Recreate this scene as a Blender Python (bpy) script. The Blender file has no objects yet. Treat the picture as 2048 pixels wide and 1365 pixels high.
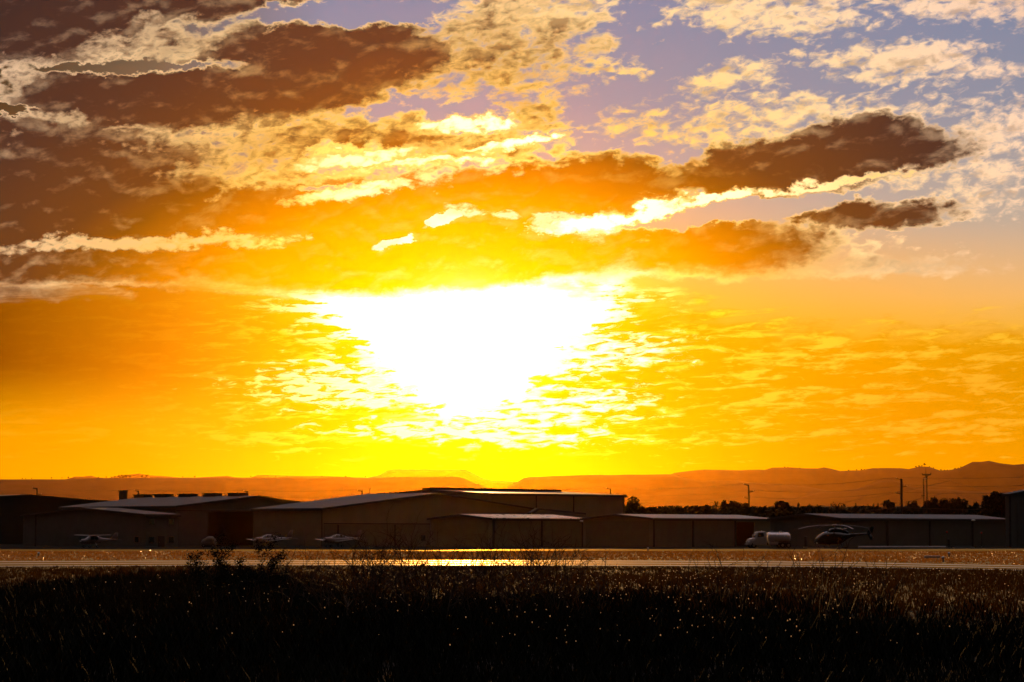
import bpy, bmesh, math, random
from mathutils import Vector, Matrix
R = math.radians
scene = bpy.context.scene

# ---------------------------------------------------------------- camera
FPX = 5689.0                      # focal length in photo pixels (2048 wide), a 100 mm lens
HOR = 1070.0                      # photo row of the true horizon
EYE = 2.0                         # eye height
PITCH = math.atan((HOR - 682.5) / FPX)
cam_data = bpy.data.cameras.new('camera')
cam_data.lens = 100.0
cam_data.sensor_width = 36.0
cam_data.clip_start = 0.5
cam_data.clip_end = 120000
cam = bpy.data.objects.new('camera', cam_data)
scene.collection.objects.link(cam)
cam.location = (0, 0, EYE)
cam.rotation_euler = (R(90) + PITCH, 0, 0)
scene.camera = cam

scene.view_settings.view_transform = 'Standard'
scene.view_settings.look = 'None'
scene.view_settings.exposure = 0
scene.view_settings.gamma = 1
cy = scene.cycles
cy.max_bounces = 6
cy.diffuse_bounces = 2
cy.glossy_bounces = 3
cy.transmission_bounces = 4
cy.volume_bounces = 0
cy.transparent_max_bounces = 12
cy.caustics_reflective = False
cy.caustics_refractive = False
cy.sample_clamp_indirect = 3.0

SUN_AZ = R(-0.95)                 # right of the view axis is positive
SUN_EL = R(3.9)

# ---------------------------------------------------------------- sky
world = bpy.data.worlds.new('World')
scene.world = world
world.use_nodes = True
world.cycles.sampling_method = 'MANUAL'
world.cycles.sample_map_resolution = 1024


class N:
    """Tiny expression layer over shader nodes: floats and vectors in, sockets out."""
    def __init__(self, tree):
        self.t = tree

    def put(self, sock, v):
        if isinstance(v, bpy.types.NodeSocket):
            self.t.links.new(v, sock)
        else:
            sock.default_value = v

    def m(self, op, a, b=None, c=None, clamp=False):
        n = self.t.nodes.new('ShaderNodeMath')
        n.operation = op
        n.use_clamp = clamp
        for i, v in enumerate((a, b, c)):
            if v is not None:
                self.put(n.inputs[i], v)
        return n.outputs[0]

    def v(self, op, a, b=None, c=None, scale=None):
        n = self.t.nodes.new('ShaderNodeVectorMath')
        n.operation = op
        for i, v in enumerate((a, b, c)):
            if v is not None:
                self.put(n.inputs[i], v)
        if scale is not None:
            self.put(n.inputs['Scale'], scale)
        return n.outputs['Value'] if op in ('LENGTH', 'DOT_PRODUCT', 'DISTANCE') else n.outputs[0]

    def xyz(self, x, y, z=0.0):
        n = self.t.nodes.new('ShaderNodeCombineXYZ')
        for i, v in enumerate((x, y, z)):
            self.put(n.inputs[i], v)
        return n.outputs[0]

    def sep(self, v):
        n = self.t.nodes.new('ShaderNodeSeparateXYZ')
        self.put(n.inputs[0], v)
        return n.outputs

    def noise(self, vec, scale, detail=4, rough=.55, dist=0.0):
        n = self.t.nodes.new('ShaderNodeTexNoise')
        self.put(n.inputs['Vector'], vec)
        n.inputs['Scale'].default_value = scale
        n.inputs['Detail'].default_value = detail
        n.inputs['Roughness'].default_value = rough
        n.inputs['Distortion'].default_value = dist
        return n.outputs

    def ss(self, x, lo, hi, a=0.0, b=1.0):
        n = self.t.nodes.new('ShaderNodeMapRange')
        n.interpolation_type = 'SMOOTHSTEP'
        self.put(n.inputs['Value'], x)
        for k, v in (('From Min', lo), ('From Max', hi), ('To Min', a), ('To Max', b)):
            self.put(n.inputs[k], v)
        return n.outputs['Result']

    def ramp(self, x, lo, hi, stops, interp='LINEAR'):
        """Colour ramp over [lo, hi]; stops = (position, (r, g, b)) in linear light."""
        f = self.m('DIVIDE', self.m('SUBTRACT', x, lo), hi - lo, clamp=True)
        n = self.t.nodes.new('ShaderNodeValToRGB')
        self.put(n.inputs[0], f)
        cr = n.color_ramp
        cr.interpolation = interp
        while len(cr.elements) < len(stops):
            cr.elements.new(.5)
        for e, (p, c) in zip(cr.elements, stops):
            e.position = (p - lo) / (hi - lo)
            e.color = (c[0], c[1], c[2], 1) if isinstance(c, tuple) else (c, c, c, 1)
        return n.outputs[0]

    def mix(self, f, a, b, blend='MIX'):
        n = self.t.nodes.new('ShaderNodeMix')
        n.data_type = 'RGBA'
        n.blend_type = blend
        n.clamp_factor = True
        self.put(n.inputs['Factor'], f)
        self.put(n.inputs['A'], a if isinstance(a, bpy.types.NodeSocket) else (*a, 1))
        self.put(n.inputs['B'], b if isinstance(b, bpy.types.NodeSocket) else (*b, 1))
        return n.outputs['Result']


def build_sky():
    nt = world.node_tree
    nt.nodes.clear()
    k = N(nt)
    tc = nt.nodes.new('ShaderNodeTexCoord')
    d = tc.outputs['Generated']
    dx, dy, dz = k.sep(d)
    deg = 57.29578
    az = k.m('MULTIPLY', k.m('ARCTAN2', dx, dy), deg)
    el = k.m('MULTIPLY', k.m('ARCSINE', dz), deg)
    # sky chart: one unit = 1.007 degrees, origin up and left of the sun
    X = k.m('MULTIPLY_ADD', az, .993, 10.24)
    Y = k.m('MULTIPLY_ADD', el, -.993, 10.70)
    p0 = k.xyz(X, Y)
    # broad and fine warps give the clouds torn outlines
    def wob(sc, scale, det, rgh, ax, ay):
        q = k.v('MULTIPLY', p0, sc)
        a = k.noise(q, scale, det, rgh)[0]
        b = k.noise(k.v('ADD', q, (17.3, -9.1, 4.7)), scale, det, rgh)[0]
        return k.xyz(k.m('MULTIPLY', k.m('SUBTRACT', a, .5), ax), k.m('MULTIPLY', k.m('SUBTRACT', b, .5), ay))
    off = k.v('ADD', wob((.55, 1.1, 1), 1.0, 3, .55, 1.5, .8), wob((1.0, 1.5, 1), 3.2, 4, .6, .6, .42))
    low = k.ss(Y, 5.2, 7.0)
    p = k.v('ADD', p0, k.v('SCALE', off, scale=k.ss(Y, 4.6, 6.2, 1.0, .45)))

    chain = [None]

    def cap(ax, ay, bx, by, wa, wb, h):
        """Long lens-shaped bump from a to b, h at its core and 0 at its outline."""
        n = nt.nodes.new('ShaderNodeMapping')
        n.vector_type = 'TEXTURE'
        # a vanishing link to the previous bump keeps the evaluation order strictly one after another
        k.put(n.inputs['Vector'], p if chain[0] is None else
              k.v('MULTIPLY_ADD', k.xyz(chain[0], 0.0), (1e-7, 0, 0), p))
        w = (wa + wb) / 2
        n.inputs['Location'].default_value = ((ax + bx) / 2, (ay + by) / 2, 0)
        n.inputs['Rotation'].default_value = (0, 0, math.atan2(by - ay, bx - ax))
        n.inputs['Scale'].default_value = (math.hypot(bx - ax, by - ay) * .58 + w * .9, w * 1.15, 1)
        q = n.outputs[0]
        return k.m('MULTIPLY_ADD', k.v('DOT_PRODUCT', q, q), -h * 1.08, h * 1.08)

    thick = THICK
    T = None
    for s in thick:
        c = cap(*s)
        T = c if T is None else k.m('SMOOTH_MAX', T, c, .18)
        chain[0] = T
    H = None
    for s in HOLES:
        c = cap(*s)
        H = c if H is None else k.m('MAXIMUM', H, c)
        chain[0] = H
    T = k.m('SUBTRACT', T, k.m('MAXIMUM', H, 0.0))
    B = None
    for s in BRIGHT_HOLES:
        c = cap(*s)
        B = c if B is None else k.m('MAXIMUM', B, c)
        chain[0] = B
    # puffy detail above, long streaks low down (rotated: the streaks climb to the right)
    rot = k.xyz(k.m('ADD', k.m('MULTIPLY', X, .985), k.m('MULTIPLY', Y, -.17)),
                k.m('ADD', k.m('MULTIPLY', X, .15), k.m('MULTIPLY', Y, .985)))
    puff = k.noise(k.v('MULTIPLY', rot, (1.5, 2.9, 1)), 1.0, 7, .55, .35)[0]
    puffu = k.noise(k.v('MULTIPLY', k.v('ADD', rot, (.06, -.17, 0)), (1.5, 2.9, 1)), 1.0, 7, .55, .35)[0]
    relief = k.m('SUBTRACT', puff, puffu)
    puff2 = k.noise(k.v('MULTIPLY', rot, (3.6, 7.0, 1)), 1.0, 4, .55, .5)[0]
    rotl = k.xyz(X, k.m('ADD', k.m('MULTIPLY', X, .045), Y))
    strk = k.noise(k.v('MULTIPLY', rotl, (.75, 4.6, 1)), 1.0, 7, .6, .5)[0]
    strk2 = k.noise(k.v('MULTIPLY', rotl, (2.2, 9.0, 1)), 1.0, 5, .6, .6)[0]
    fb = k.m('ADD', k.m('MULTIPLY', k.m('SUBTRACT', puff, .5), 1.9), k.m('MULTIPLY', k.m('SUBTRACT', puff2, .5), .9))
    T = k.m('ADD', T, k.m('MULTIPLY', fb, k.ss(Y, 4.2, 5.6, .95, .35)))
    B = k.m('MAXIMUM', k.m('ADD', B, k.m('MULTIPLY', fb, 1.3)), 0.0)
    T = k.m('MAXIMUM', k.m('SUBTRACT', T, B), k.m('MINIMUM', T, .16))
    # small bright altocumulus patches, denser where the chart lists them
    A = None
    for s in PATCHES:
        c = cap(*s)
        A = c if A is None else k.m('MAXIMUM', A, c)
        chain[0] = A
    A = k.m('MAXIMUM', k.m('SUBTRACT', A, .14), -.78)
    A = k.m('ADD', A, k.m('ADD', k.m('MULTIPLY', k.m('SUBTRACT', puff, .5), 2.0), k.m('MULTIPLY', k.m('SUBTRACT', puff2, .5), 2.3)))
    # streaks low down
    S = k.m('ADD', k.m('MULTIPLY', k.m('SUBTRACT', strk, .5), 3.2), k.m('MULTIPLY', k.m('SUBTRACT', strk2, .5), 2.4))

    # distance from the sun on the chart (flattened)
    def rad(sx, sy, cx, cyy):
        return k.v('LENGTH', k.v('MULTIPLY', k.v('SUBTRACT', p0, (cx, cyy, 0)), (sx, sy, 0)))
    r = rad(.82, 1.0, SUNX, SUNY)
    ddx = k.m('SUBTRACT', X, 9.35)
    ddy = k.m('SUBTRACT', Y, 6.35)
    ddx = k.m('MULTIPLY', ddx, k.m('MULTIPLY_ADD', k.m('MAXIMUM', k.m('SUBTRACT', Y, 6.2), 0.0),   .34, .69))
    rs = k.v('LENGTH', k.xyz(ddx, ddy))
    clear_r = k.ramp(rs, 0, 12, CLEAR_R)
    clear_v = k.ramp(Y, -6, 11, CLEAR_V)
    side = k.ramp(X, -4, 24, SIDE)
    clear = k.mix(k.ss(k.m('ADD', Y, k.m('MULTIPLY', k.m('MAXIMUM', k.m('SUBTRACT', X, SUNX), 0.0), -.2)), 2.2, 6.2),
                  clear_v, clear_r)
    rim = k.ramp(r, 0, 14, RIM)
    dark = k.ramp(rad(.7, 1.45, SUNX, SUNY), 0, 14, DARK)
    mid = k.mix(k.ss(r, 2.5, 6.0, .93, .62), rim, dark)
    # clear sky + altocumulus
    aa = k.m('MULTIPLY', k.ss(A, -.14, .75), k.ss(Y, 5.6, 6.6, 1.0, .0))
    rimA = k.mix(k.ss(k.m('ADD', k.m('MULTIPLY', A, .35), k.m('MULTIPLY', relief, -3.0)), .1, .8, 0, .65), rim, mid)
    col = k.mix(aa, clear, rimA)
    # low streaks: gaps shine white round the sun, yellow farther away
    sgate = k.ss(k.m('ADD', k.m('MULTIPLY_ADD', k.m('SUBTRACT', puff, .5), 1.5, k.m('MULTIPLY_ADD', k.m('SUBTRACT', strk, .5), 1.6, Y)), k.ss(X, 12.0, 16.0, 0.0, -.9)), 5.4, 6.2)
    sdark = k.ramp(rs, 0, 12, STREAK_DARK)
    slight = k.ramp(rs, 0, 12, STREAK_LIGHT)
    near_clear = k.ss(rs, .7, 2.7, -1.5, .1)
    sfar = k.ss(r, 3.5, 7.5, 1.0, .55)
    bottom = k.ss(Y, 8.7, 9.6, 0.0, .7)
    edge = k.m('ADD', near_clear, bottom)
    sm = k.m('MULTIPLY', k.ss(k.m('SUBTRACT', S, edge), -.06, .2), -1.0)
    sm = k.m('ADD', sm, 1.0)
    scol = k.mix(k.ss(k.m('SUBTRACT', S, edge), k.ss(rs, 2.0, 3.5, -.08, -.25), k.ss(rs, 2.0, 3.5, .2, .5)), sdark, slight)
    scol = k.mix(k.ss(X, 3.0, 6.5, .75, .0), scol, clear_r)
    col = k.mix(k.m('MULTIPLY', sgate, .92), col, scol)
    col = k.mix(k.ss(Y, 7.2, 8.8, 1.0, .15), col, side, 'MULTIPLY')
    # thick cloud: bright fringe, then the shaded body
    fringe = k.m('MULTIPLY', k.ss(T, -.12, .30), k.m('MAXIMUM', k.ss(k.m('MULTIPLY_ADD', k.m('SUBTRACT', strk, .5), 1.6, Y), 5.4, 6.3, 1.0, .0), k.ss(X, 5.5, 8.0)))
    col = k.mix(fringe, col, k.mix(k.ss(puff, .36, .62), k.mix(.45, rim, mid), rim))
    body = k.ss(T, .04, .62)
    tex = k.m('ADD', k.m('MULTIPLY', k.m('SUBTRACT', puff, .52), 1.9), k.m('MULTIPLY', k.m('SUBTRACT', puff2, .5), .25))
    tex = k.m('ADD', k.m('MULTIPLY', tex, .55), k.m('MULTIPLY', relief, 2.5))
    bodycol = k.mix(k.ss(k.m('ADD', tex, k.m('MULTIPLY', T, -.42)), -.55, .75, 0, .9), dark, mid)
    col = k.mix(body, col, bodycol)
    Lg = None
    for s in LINING:
        c = cap(*s)
        Lg = c if Lg is None else k.m('MAXIMUM', Lg, c)
        chain[0] = Lg
    Lg = k.m('ADD', Lg, k.m('MULTIPLY', k.m('SUBTRACT', puff2, .5), k.ss(Y, 5.4, 6.2, 2.2, 0.0)))
    Lg = k.m('ADD', Lg, k.m('MULTIPLY', k.m('SUBTRACT', strk2, .55), k.ss(Y, 5.4, 6.2, 0.0, 6.0)))
    col = k.mix(k.ss(Lg, -.55, .25), col, k.mix(.35, rim, mid))
    col = k.mix(k.ss(Lg, -.05, .75), col, k.ramp(X, 0, 20, [(0, (.85, .45, .2)), (5, (1.0, .62, .2)), (7, (1.6, 1.3, .6)), (12, (2.0, 1.8, 1.1)), (17.5, (1.15, .72, .22))]))
    # the disc itself, hidden in the glare
    hot = k.m('MULTIPLY', k.m('EXPONENT', k.m('MULTIPLY', k.m('POWER', k.m('DIVIDE', rad(1, 1, SUNX, 6.9), .75), 2.0), -1.0)), 2.0)
    col = k.mix(1.0, col, k.xyz(hot, k.m('MULTIPLY', hot, .9), k.m('MULTIPLY', hot, .75)), 'ADD')

    # away from the sunset the dusk sky is dimmed so the ground stays dark
    sky = nt.nodes.new('ShaderNodeTexSky')
    sky.sky_type = 'NISHITA'
    sky.sun_disc = False
    sky.sun_elevation = SUN_EL
    sky.sun_rotation = SUN_AZ
    sky.air_density = 1.0
    sky.dust_density = 2.0
    sun_dir = (math.sin(SUN_AZ) * math.cos(SUN_EL), math.cos(SUN_AZ) * math.cos(SUN_EL), math.sin(SUN_EL))
    ang = k.m('MULTIPLY', k.m('ARCCOSINE', k.v('DOT_PRODUCT', d, sun_dir)), deg)
    fade = k.ss(ang, 12.0, 30.0, 1.0, 0.0)
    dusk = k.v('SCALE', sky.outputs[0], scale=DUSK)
    over = k.m('MULTIPLY', k.ss(dz, .25, .7), k.ss(dy, -.6, .2))  # overhead glow added to brighten the tank and walls
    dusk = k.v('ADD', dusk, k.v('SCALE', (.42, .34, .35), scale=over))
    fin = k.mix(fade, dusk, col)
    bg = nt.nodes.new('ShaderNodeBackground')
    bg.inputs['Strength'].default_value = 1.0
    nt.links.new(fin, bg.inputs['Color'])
    out = nt.nodes.new('ShaderNodeOutputWorld')
    nt.links.new(bg.outputs[0], out.inputs['Surface'])


SUNX, SUNY = 9.3, 6.75
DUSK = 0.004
# (ax, ay, bx, by, width at a, width at b, thickness)
THICK = [
    (-2, .2, 2.4, .1, 1.6, .85, 1.5), (2, 0, 5.8, -.05, .75, .4, 1.05),
    (-1, 1.35, 1.6, 1.1, .34, .26, .30), (2.5, .85, 4.4, 1.0, .35, .42, .36),
    (4.7, 1.15, 8.3, 1.05, .75, .85, 1.3), (.7, 2.05, 4.9, 2.05, .66, .8, 1.5), (4.2, 1.95, 7.2, 1.6, .75, .6, 1.2),
    (-1, 3.0, .9, 2.95, .42, .3, .9), (-2, 4.3, 3.8, 4.35, 1.5, 1.0, 1.6), (-1, 3.25, 3.6, 3.35, .8, .7, .95),
    (3.0, 4.45, 9.4, 4.1, .6, .75, .95), (8.7, 3.95, 13.5, 3.65, .62, .60, 1.3), (13.5, 3.6, 19.0, 3.0, .60, .46, 1.45), (16.2, 2.95, 18.0, 2.8, .5, .45, 1.2),
    (3.0, 5.2, 12.4, 5.05, .75, .78, 1.15), (-1, 5.5, 4.6, 5.35, .36, .36, .9), (-3, 5.9, 2.0, 5.95, .22, .18, .5),
    (11.8, 4.95, 16.4, 4.95, .66, .5, .85), (15.7, 4.3, 19.0, 4.35, .32, .26, .95), (15.8, 5.35, 19.3, 5.45, .30, .08, .22),
    (4.4, 3.1, 10.4, 2.85, .55, .6, .46), (8.6, 1.1, 11.2, .9, 1.1, .8, .34), (9.3, 2.4, 11.2, 2.2, .35, .25, .34),
    (11.2, 4.58, 13.6, 3.98, .10, .10, .45), (13.6, 3.98, 17.0, 3.5, .10, .06, .45),
]
HOLES = [
    (12.6, 4.45, 16.5, 4.05, .22, .28, 1.4), (6.2, 3.2, 7.8, 3.1, .25, .2, .9), (8.9, 2.4, 10.0, 2.3, .3, .25, .9),
    (1.0, 1.5, 4.4, 1.4, .20, .14, 1.3), (-.5, 2.45, .6, 2.45, .12, .12, 1.2), (5.2, .38, 9.0, .3, .28, .3, 1.2),
    (6.2, 3.75, 7.8, 3.85, .07, .10, .9),
]
BRIGHT_HOLES = [(8.6, 4.47, 9.0, 4.42, .18, .18, 1.3), (7.75, 4.98, 8.15, 4.85, .17, .13, 1.2), (11.3, 4.56, 12.4, 4.4, .10, .2, 2.0),
                (6.4, 3.35, 7.4, 3.2, .10, .10, 1.2)]
LINING = [(7.6, 8.62, 11.6, 8.76, .17, .17, .55), (9.8, 8.25, 12.2, 8.15, .30, .28, .42), (5.8, 7.75, 8.4, 7.7, .34, .34, .38), (10.6, 7.15, 13.0, 7.05, .34, .32, .40),
          (.8, 4.98, 4.8, 4.82, .12, .10, .42), (6.0, 3.28, 8.0, 3.12, .14, .12, .62), (6.2, 3.98, 7.8, 3.82, .10, .10, .5), (8.7, 2.52, 10.2, 2.36, .13, .12, .6), (9.4, 2.98, 11.2, 2.62, .10, .09, .55), (7.2, 3.45, 9.6, 3.2, .08, .08, .45),
          (11.2, 4.58, 12.5, 4.38, .12, .20, 1.0), (12.4, 4.40, 13.6, 4.06, .15, .11, 1.0), (13.6, 4.06, 15.2, 3.82, .11, .08, 1.0), (15.2, 3.82, 18.0, 3.55, .08, .05, .8)]
PATCHES = [
    (14.0, .2, 16.8, .3, .6, .6, .8), (17.6, .1, 21.0, .2, .5, .55, .8), (16.6, 1.25, 20.2, 1.5, .46, .34, .75),
    (13.9, 1.75, 15.6, 1.55, .34, .38, .7), (12.0, 2.6, 19.0, 2.3, .6, .4, .6), (11.6, 1.42, 13.0, 1.5, .16, .1, .6),
    (17.5, 3.4, 21.0, 3.5, .4, .5, .6), (13.4, .38, 13.9, .25, .16, .18, .6), (17.5, 4.3, 21.0, 4.1, .3, .3, .55),
    (9.2, .6, 11.8, .3, .8, .5, 1.0), (14.8, 4.7, 18.0, 5.0, .4, .2, .5), (4, 2.9, 10.5, 2.9, .5, .5, .9), (19.2, 2.9, 20.6, 2.6, .5, .5, .7),
]
CLEAR_R = [(0, (3, 3, 2.6)), (1.0, (2.2, 2.1, 1.4)), (1.55, (1.4, 1.05, .3)), (2.1, (1.05, .74, .02)), (3.2, (.85, .46, .01)),
           (4.4, (.85, .42, .01)), (12, (.8, .36, 0))]
CLEAR_V = [(-6, (.10, .15, .26)), (0, (.20, .24, .36)), (2.2, (.26, .28, .35)), (4.4, (.48, .40, .32)), (6.0, (.88, .50, .20)),
           (7.2, (.95, .5, .02)), (11, (.4, .2, 0))]
SIDE = [(-4, (.2, .15, .1)), (0, (.22, .14, .05)), (3.2, (.6, .42, .2)), (6.5, 1.0), (24, 1.0)]
RIM = [(0, (3, 3, 2.4)), (2.2, (2.0, 1.8, 1.2)), (3.6, (1.35, 1.0, .2)), (5.0, (1.05, .66, .14)), (7.0, (1.05, .72, .34)),
       (10, (1.0, .68, .46)), (14, (.6, .36, .28))]
DARK = [(0, (1.0, .78, 0)), (1.5, (.95, .64, 0)), (3.0, (.88, .42, 0)), (3.7, (.85, .34, 0)), (4.4, (.6, .21, 0)), (5.0, (.36, .125, .002)),
        (5.6, (.16, .062, .003)), (6.3, (.07, .032, .010)), (8.3, (.036, .022, .018)), (14, (.022, .017, .022))]
STREAK_DARK = [(0, (1.2, .8, 0)), (1.5, (.95, .58, 0)), (3, (.75, .38, 0)), (5.5, (.74, .33, 0)), (12, (.7, .28, 0))]
STREAK_LIGHT = [(0, (3, 3, 2.4)), (1.9, (2, 1.9, 1.4)), (2.6, (1.5, 1.2, .3)), (3.2, (1.05, .7, .02)), (7, (1.0, .6, .03)), (12, (.9, .42, .02))]
build_sky()

sun_data = bpy.data.lights.new('sun', 'SUN')
sun_data.energy = 4.0
sun_data.angle = R(0.5)
sun_data.color = (1.0, .50, .15)
sun = bpy.data.objects.new('sun', sun_data)
scene.collection.objects.link(sun)
sun.rotation_euler = Vector((-math.sin(SUN_AZ) * math.cos(SUN_EL), -math.cos(SUN_AZ) * math.cos(SUN_EL), -math.sin(SUN_EL))).to_track_quat('-Z', 'Y').to_euler()
HAZE_COL = (1.0, .41, .004)
HAZE_DENS = 1.35e-6
HAZE_G = .93

# ================================================================ helpers
rnd = random.Random(7)
COL = scene.collection


def at(px, py, D):
    """World point at depth D (metres north) seen at photo pixel (px, py)."""
    xc, yc = (px - 1024) / FPX, (682.5 - py) / FPX
    cp, sp = math.cos(PITCH), math.sin(PITCH)
    f = D / (cp - yc * sp)
    return Vector((xc * f, D, EYE + f * (sp + yc * cp)))


def ground_at(px, py):
    """Ground point (z = 0) at a photo pixel below the horizon."""
    a = at(px, py, 100.0)
    t = EYE / (EYE - a.z)
    return Vector((a.x * t, 100.0 * t, 0))


def mat(name, color, rough=.7, metal=0.0, var=.25, vscale=1.5, bump=0.0, bscale=30, spec=.5, stretch=(1, 1, 1),
        trans=0.0, wave=None, sheen=None):
    m = bpy.data.materials.new(name)
    m.use_nodes = True
    nt = m.node_tree
    b = nt.nodes['Principled BSDF']
    k = N(nt)
    tc = nt.nodes.new('ShaderNodeTexCoord').outputs['Object']
    co = k.v('MULTIPLY', tc, stretch)
    n = k.noise(co, vscale, 6, .6)
    dk = tuple(c * (1 - var) for c in color)
    lt = tuple(min(1, c * (1 + var)) for c in color)
    nt.links.new(k.mix(k.ss(n[0], .3, .7), dk, lt), b.inputs['Base Color'])
    rv = k.m('ADD', k.m('MULTIPLY', k.m('SUBTRACT', k.noise(co, vscale * 3, 4)[0], .5), .25), rough, clamp=True)
    nt.links.new(rv, b.inputs['Roughness'])
    b.inputs['Metallic'].default_value = metal
    b.inputs['Specular IOR Level'].default_value = spec
    if trans:
        tr = nt.nodes.new('ShaderNodeBsdfTranslucent')
        tr.inputs['Color'].default_value = (*color, 1)
        mx = nt.nodes.new('ShaderNodeMixShader')
        mx.inputs[0].default_value = trans
        nt.links.new(b.outputs[0], mx.inputs[1])
        nt.links.new(tr.outputs[0], mx.inputs[2])
        nt.links.new(mx.outputs[0], nt.nodes['Material Output'].inputs['Surface'])
    if sheen:      # dull body with a thin glossy share: (share, roughness)
        df = nt.nodes.new('ShaderNodeBsdfDiffuse')
        nt.links.new(b.inputs['Base Color'].links[0].from_socket, df.inputs['Color'])
        gl = nt.nodes.new('ShaderNodeBsdfGlossy')
        gl.inputs['Roughness'].default_value = sheen[1]
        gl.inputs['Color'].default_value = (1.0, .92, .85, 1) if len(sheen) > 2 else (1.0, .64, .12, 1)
        mx = nt.nodes.new('ShaderNodeMixShader')
        nv = k.m('ADD', k.m('MULTIPLY', k.m('SUBTRACT', n[0], .5), sheen[0] * .8), sheen[0])
        nt.links.new(nv, mx.inputs[0])
        nt.links.new(df.outputs[0], mx.inputs[1])
        nt.links.new(gl.outputs[0], mx.inputs[2])
        nt.links.new(mx.outputs[0], nt.nodes['Material Output'].inputs['Surface'])
    if bump or wave:
        bp = nt.nodes.new('ShaderNodeBump')
        h = k.noise(co, bscale, 4)[0]
        bp.inputs['Distance'].default_value = bump or .02
        if wave:
            w = nt.nodes.new('ShaderNodeTexWave')
            w.bands_direction = wave[0]
            w.inputs['Scale'].default_value = wave[1]
            nt.links.new(tc, w.inputs['Vector'])
            h = k.m('ADD', k.m('MULTIPLY', h, .3), w.outputs['Fac'])
        nt.links.new(h, bp.inputs['Height'])
        nt.links.new(bp.outputs[0], b.inputs['Normal'])
    return m


class MB:
    """Collects geometry and links it as ONE mesh object."""
    def __init__(self):
        self.v, self.f = [], []

    def add(self, vs, fs):
        o = len(self.v)
        self.v += [tuple(p) for p in vs]
        self.f += [tuple(i + o for i in q) for q in fs]
        return self

    def box(self, x0, x1, y0, y1, z0, z1, tf=None):
        vs = [Vector((x, y, z)) for z in (z0, z1) for (x, y) in ((x0, y0), (x1, y0), (x1, y1), (x0, y1))]
        if tf:
            vs = [tf(p) for p in vs]
        return self.add(vs, [(3, 2, 1, 0), (4, 5, 6, 7), (0, 1, 5, 4), (1, 2, 6, 5), (2, 3, 7, 6), (3, 0, 4, 7)])

    def tube(self, pts, rad, n=6, caps=True):
        pts = [Vector(p) for p in pts]
        rs = rad if isinstance(rad, (list, tuple)) else [rad] * len(pts)
        rings = []
        for i, p in enumerate(pts):
            d = (pts[min(i + 1, len(pts) - 1)] - pts[max(i - 1, 0)]).normalized()
            u = d.orthogonal().normalized() if i == 0 else (u - d * u.dot(d)).normalized()
            w = d.cross(u)
            rings.append([p + (u * math.cos(a) + w * math.sin(a)) * rs[i] for a in [2 * math.pi * j / n for j in range(n)]])
        vs = [q for r_ in rings for q in r_]
        fs = []
        for i in range(len(pts) - 1):
            for j in range(n):
                fs.append((i * n + j, i * n + (j + 1) % n, (i + 1) * n + (j + 1) % n, (i + 1) * n + j))
        if caps:
            fs.append(tuple(range(n))[::-1])
            fs.append(tuple(range(len(vs) - n, len(vs))))
        return self.add(vs, fs)

    def loft(self, rings, caps=True):
        n = len(rings[0])
        vs = [q for r_ in rings for q in r_]
        fs = []
        for i in range(len(rings) - 1):
            for j in range(n):
                fs.append((i * n + j, i * n + (j + 1) % n, (i + 1) * n + (j + 1) % n, (i + 1) * n + j))
        if caps:
            fs.append(tuple(range(n))[::-1])
            fs.append(tuple(range(len(vs) - n, len(vs))))
        return self.add(vs, fs)

    def build(self, name, m, parent=None, smooth=False, solid=0.0, bevel=0.0):
        me = bpy.data.meshes.new(name)
        me.from_pydata(self.v, [], self.f)
        me.validate()
        if solid == 0 and len(self.f) < 60000:
            bm = bmesh.new()
            bm.from_mesh(me)
            bmesh.ops.recalc_face_normals(bm, faces=bm.faces)
            bm.to_mesh(me)
            bm.free()
        me.materials.append(m)
        if smooth:
            me.polygons.foreach_set('use_smooth', [True] * len(me.polygons))
        o = bpy.data.objects.new(name, me)
        COL.objects.link(o)
        if parent:
            o.parent = parent
        if solid:
            s = o.modifiers.new('thickness', 'SOLIDIFY')
            s.thickness = solid
        if bevel:
            s = o.modifiers.new('bevel', 'BEVEL')
            s.width = bevel
            s.segments = 2
            s.limit_method = 'ANGLE'
        return o


def tag(o, label=None, cat=None, group=None, kind=None):
    if label:
        o['label'] = label
    if cat:
        o['category'] = cat
    if group:
        o['group'] = group
    if kind:
        o['kind'] = kind
    return o


def empty(name, loc, label, cat, group=None, rz=0.0):
    o = bpy.data.objects.new(name, None)
    COL.objects.link(o)
    o.location = loc
    o.rotation_euler = (0, 0, rz)
    o.empty_display_size = .5
    return tag(o, label, cat, group)


def copy_tree(o, parent=None):
    c = o.copy()
    COL.objects.link(c)
    c.parent = parent
    for ch in list(o.children):
        copy_tree(ch, c)
    return c


def mesh_obj(name, vs, fs, m, parent=None, smooth=False):
    b = MB()
    b.add(vs, fs)
    return b.build(name, m, parent, smooth)


# ================================================================ materials
M = {}
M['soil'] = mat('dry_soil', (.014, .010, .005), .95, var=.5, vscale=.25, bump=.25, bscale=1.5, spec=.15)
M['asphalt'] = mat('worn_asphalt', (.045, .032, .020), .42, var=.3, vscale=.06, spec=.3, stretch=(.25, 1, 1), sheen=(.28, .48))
M['apron'] = mat('apron_asphalt', (.03, .028, .025), .8, var=.3, vscale=.1, sheen=(.004, .6))
M['paint'] = mat('line_paint', (.75, .72, .66), .34, var=.15, vscale=1, sheen=(.6, .4, 1))
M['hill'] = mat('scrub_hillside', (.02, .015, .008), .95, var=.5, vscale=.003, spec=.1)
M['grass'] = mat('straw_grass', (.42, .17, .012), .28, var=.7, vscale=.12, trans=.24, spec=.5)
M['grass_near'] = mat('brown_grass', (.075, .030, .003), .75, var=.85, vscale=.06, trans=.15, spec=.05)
M['weed'] = mat('dark_weed', (.007, .009, .004), .8, var=.5, vscale=.5, spec=.06)
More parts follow.
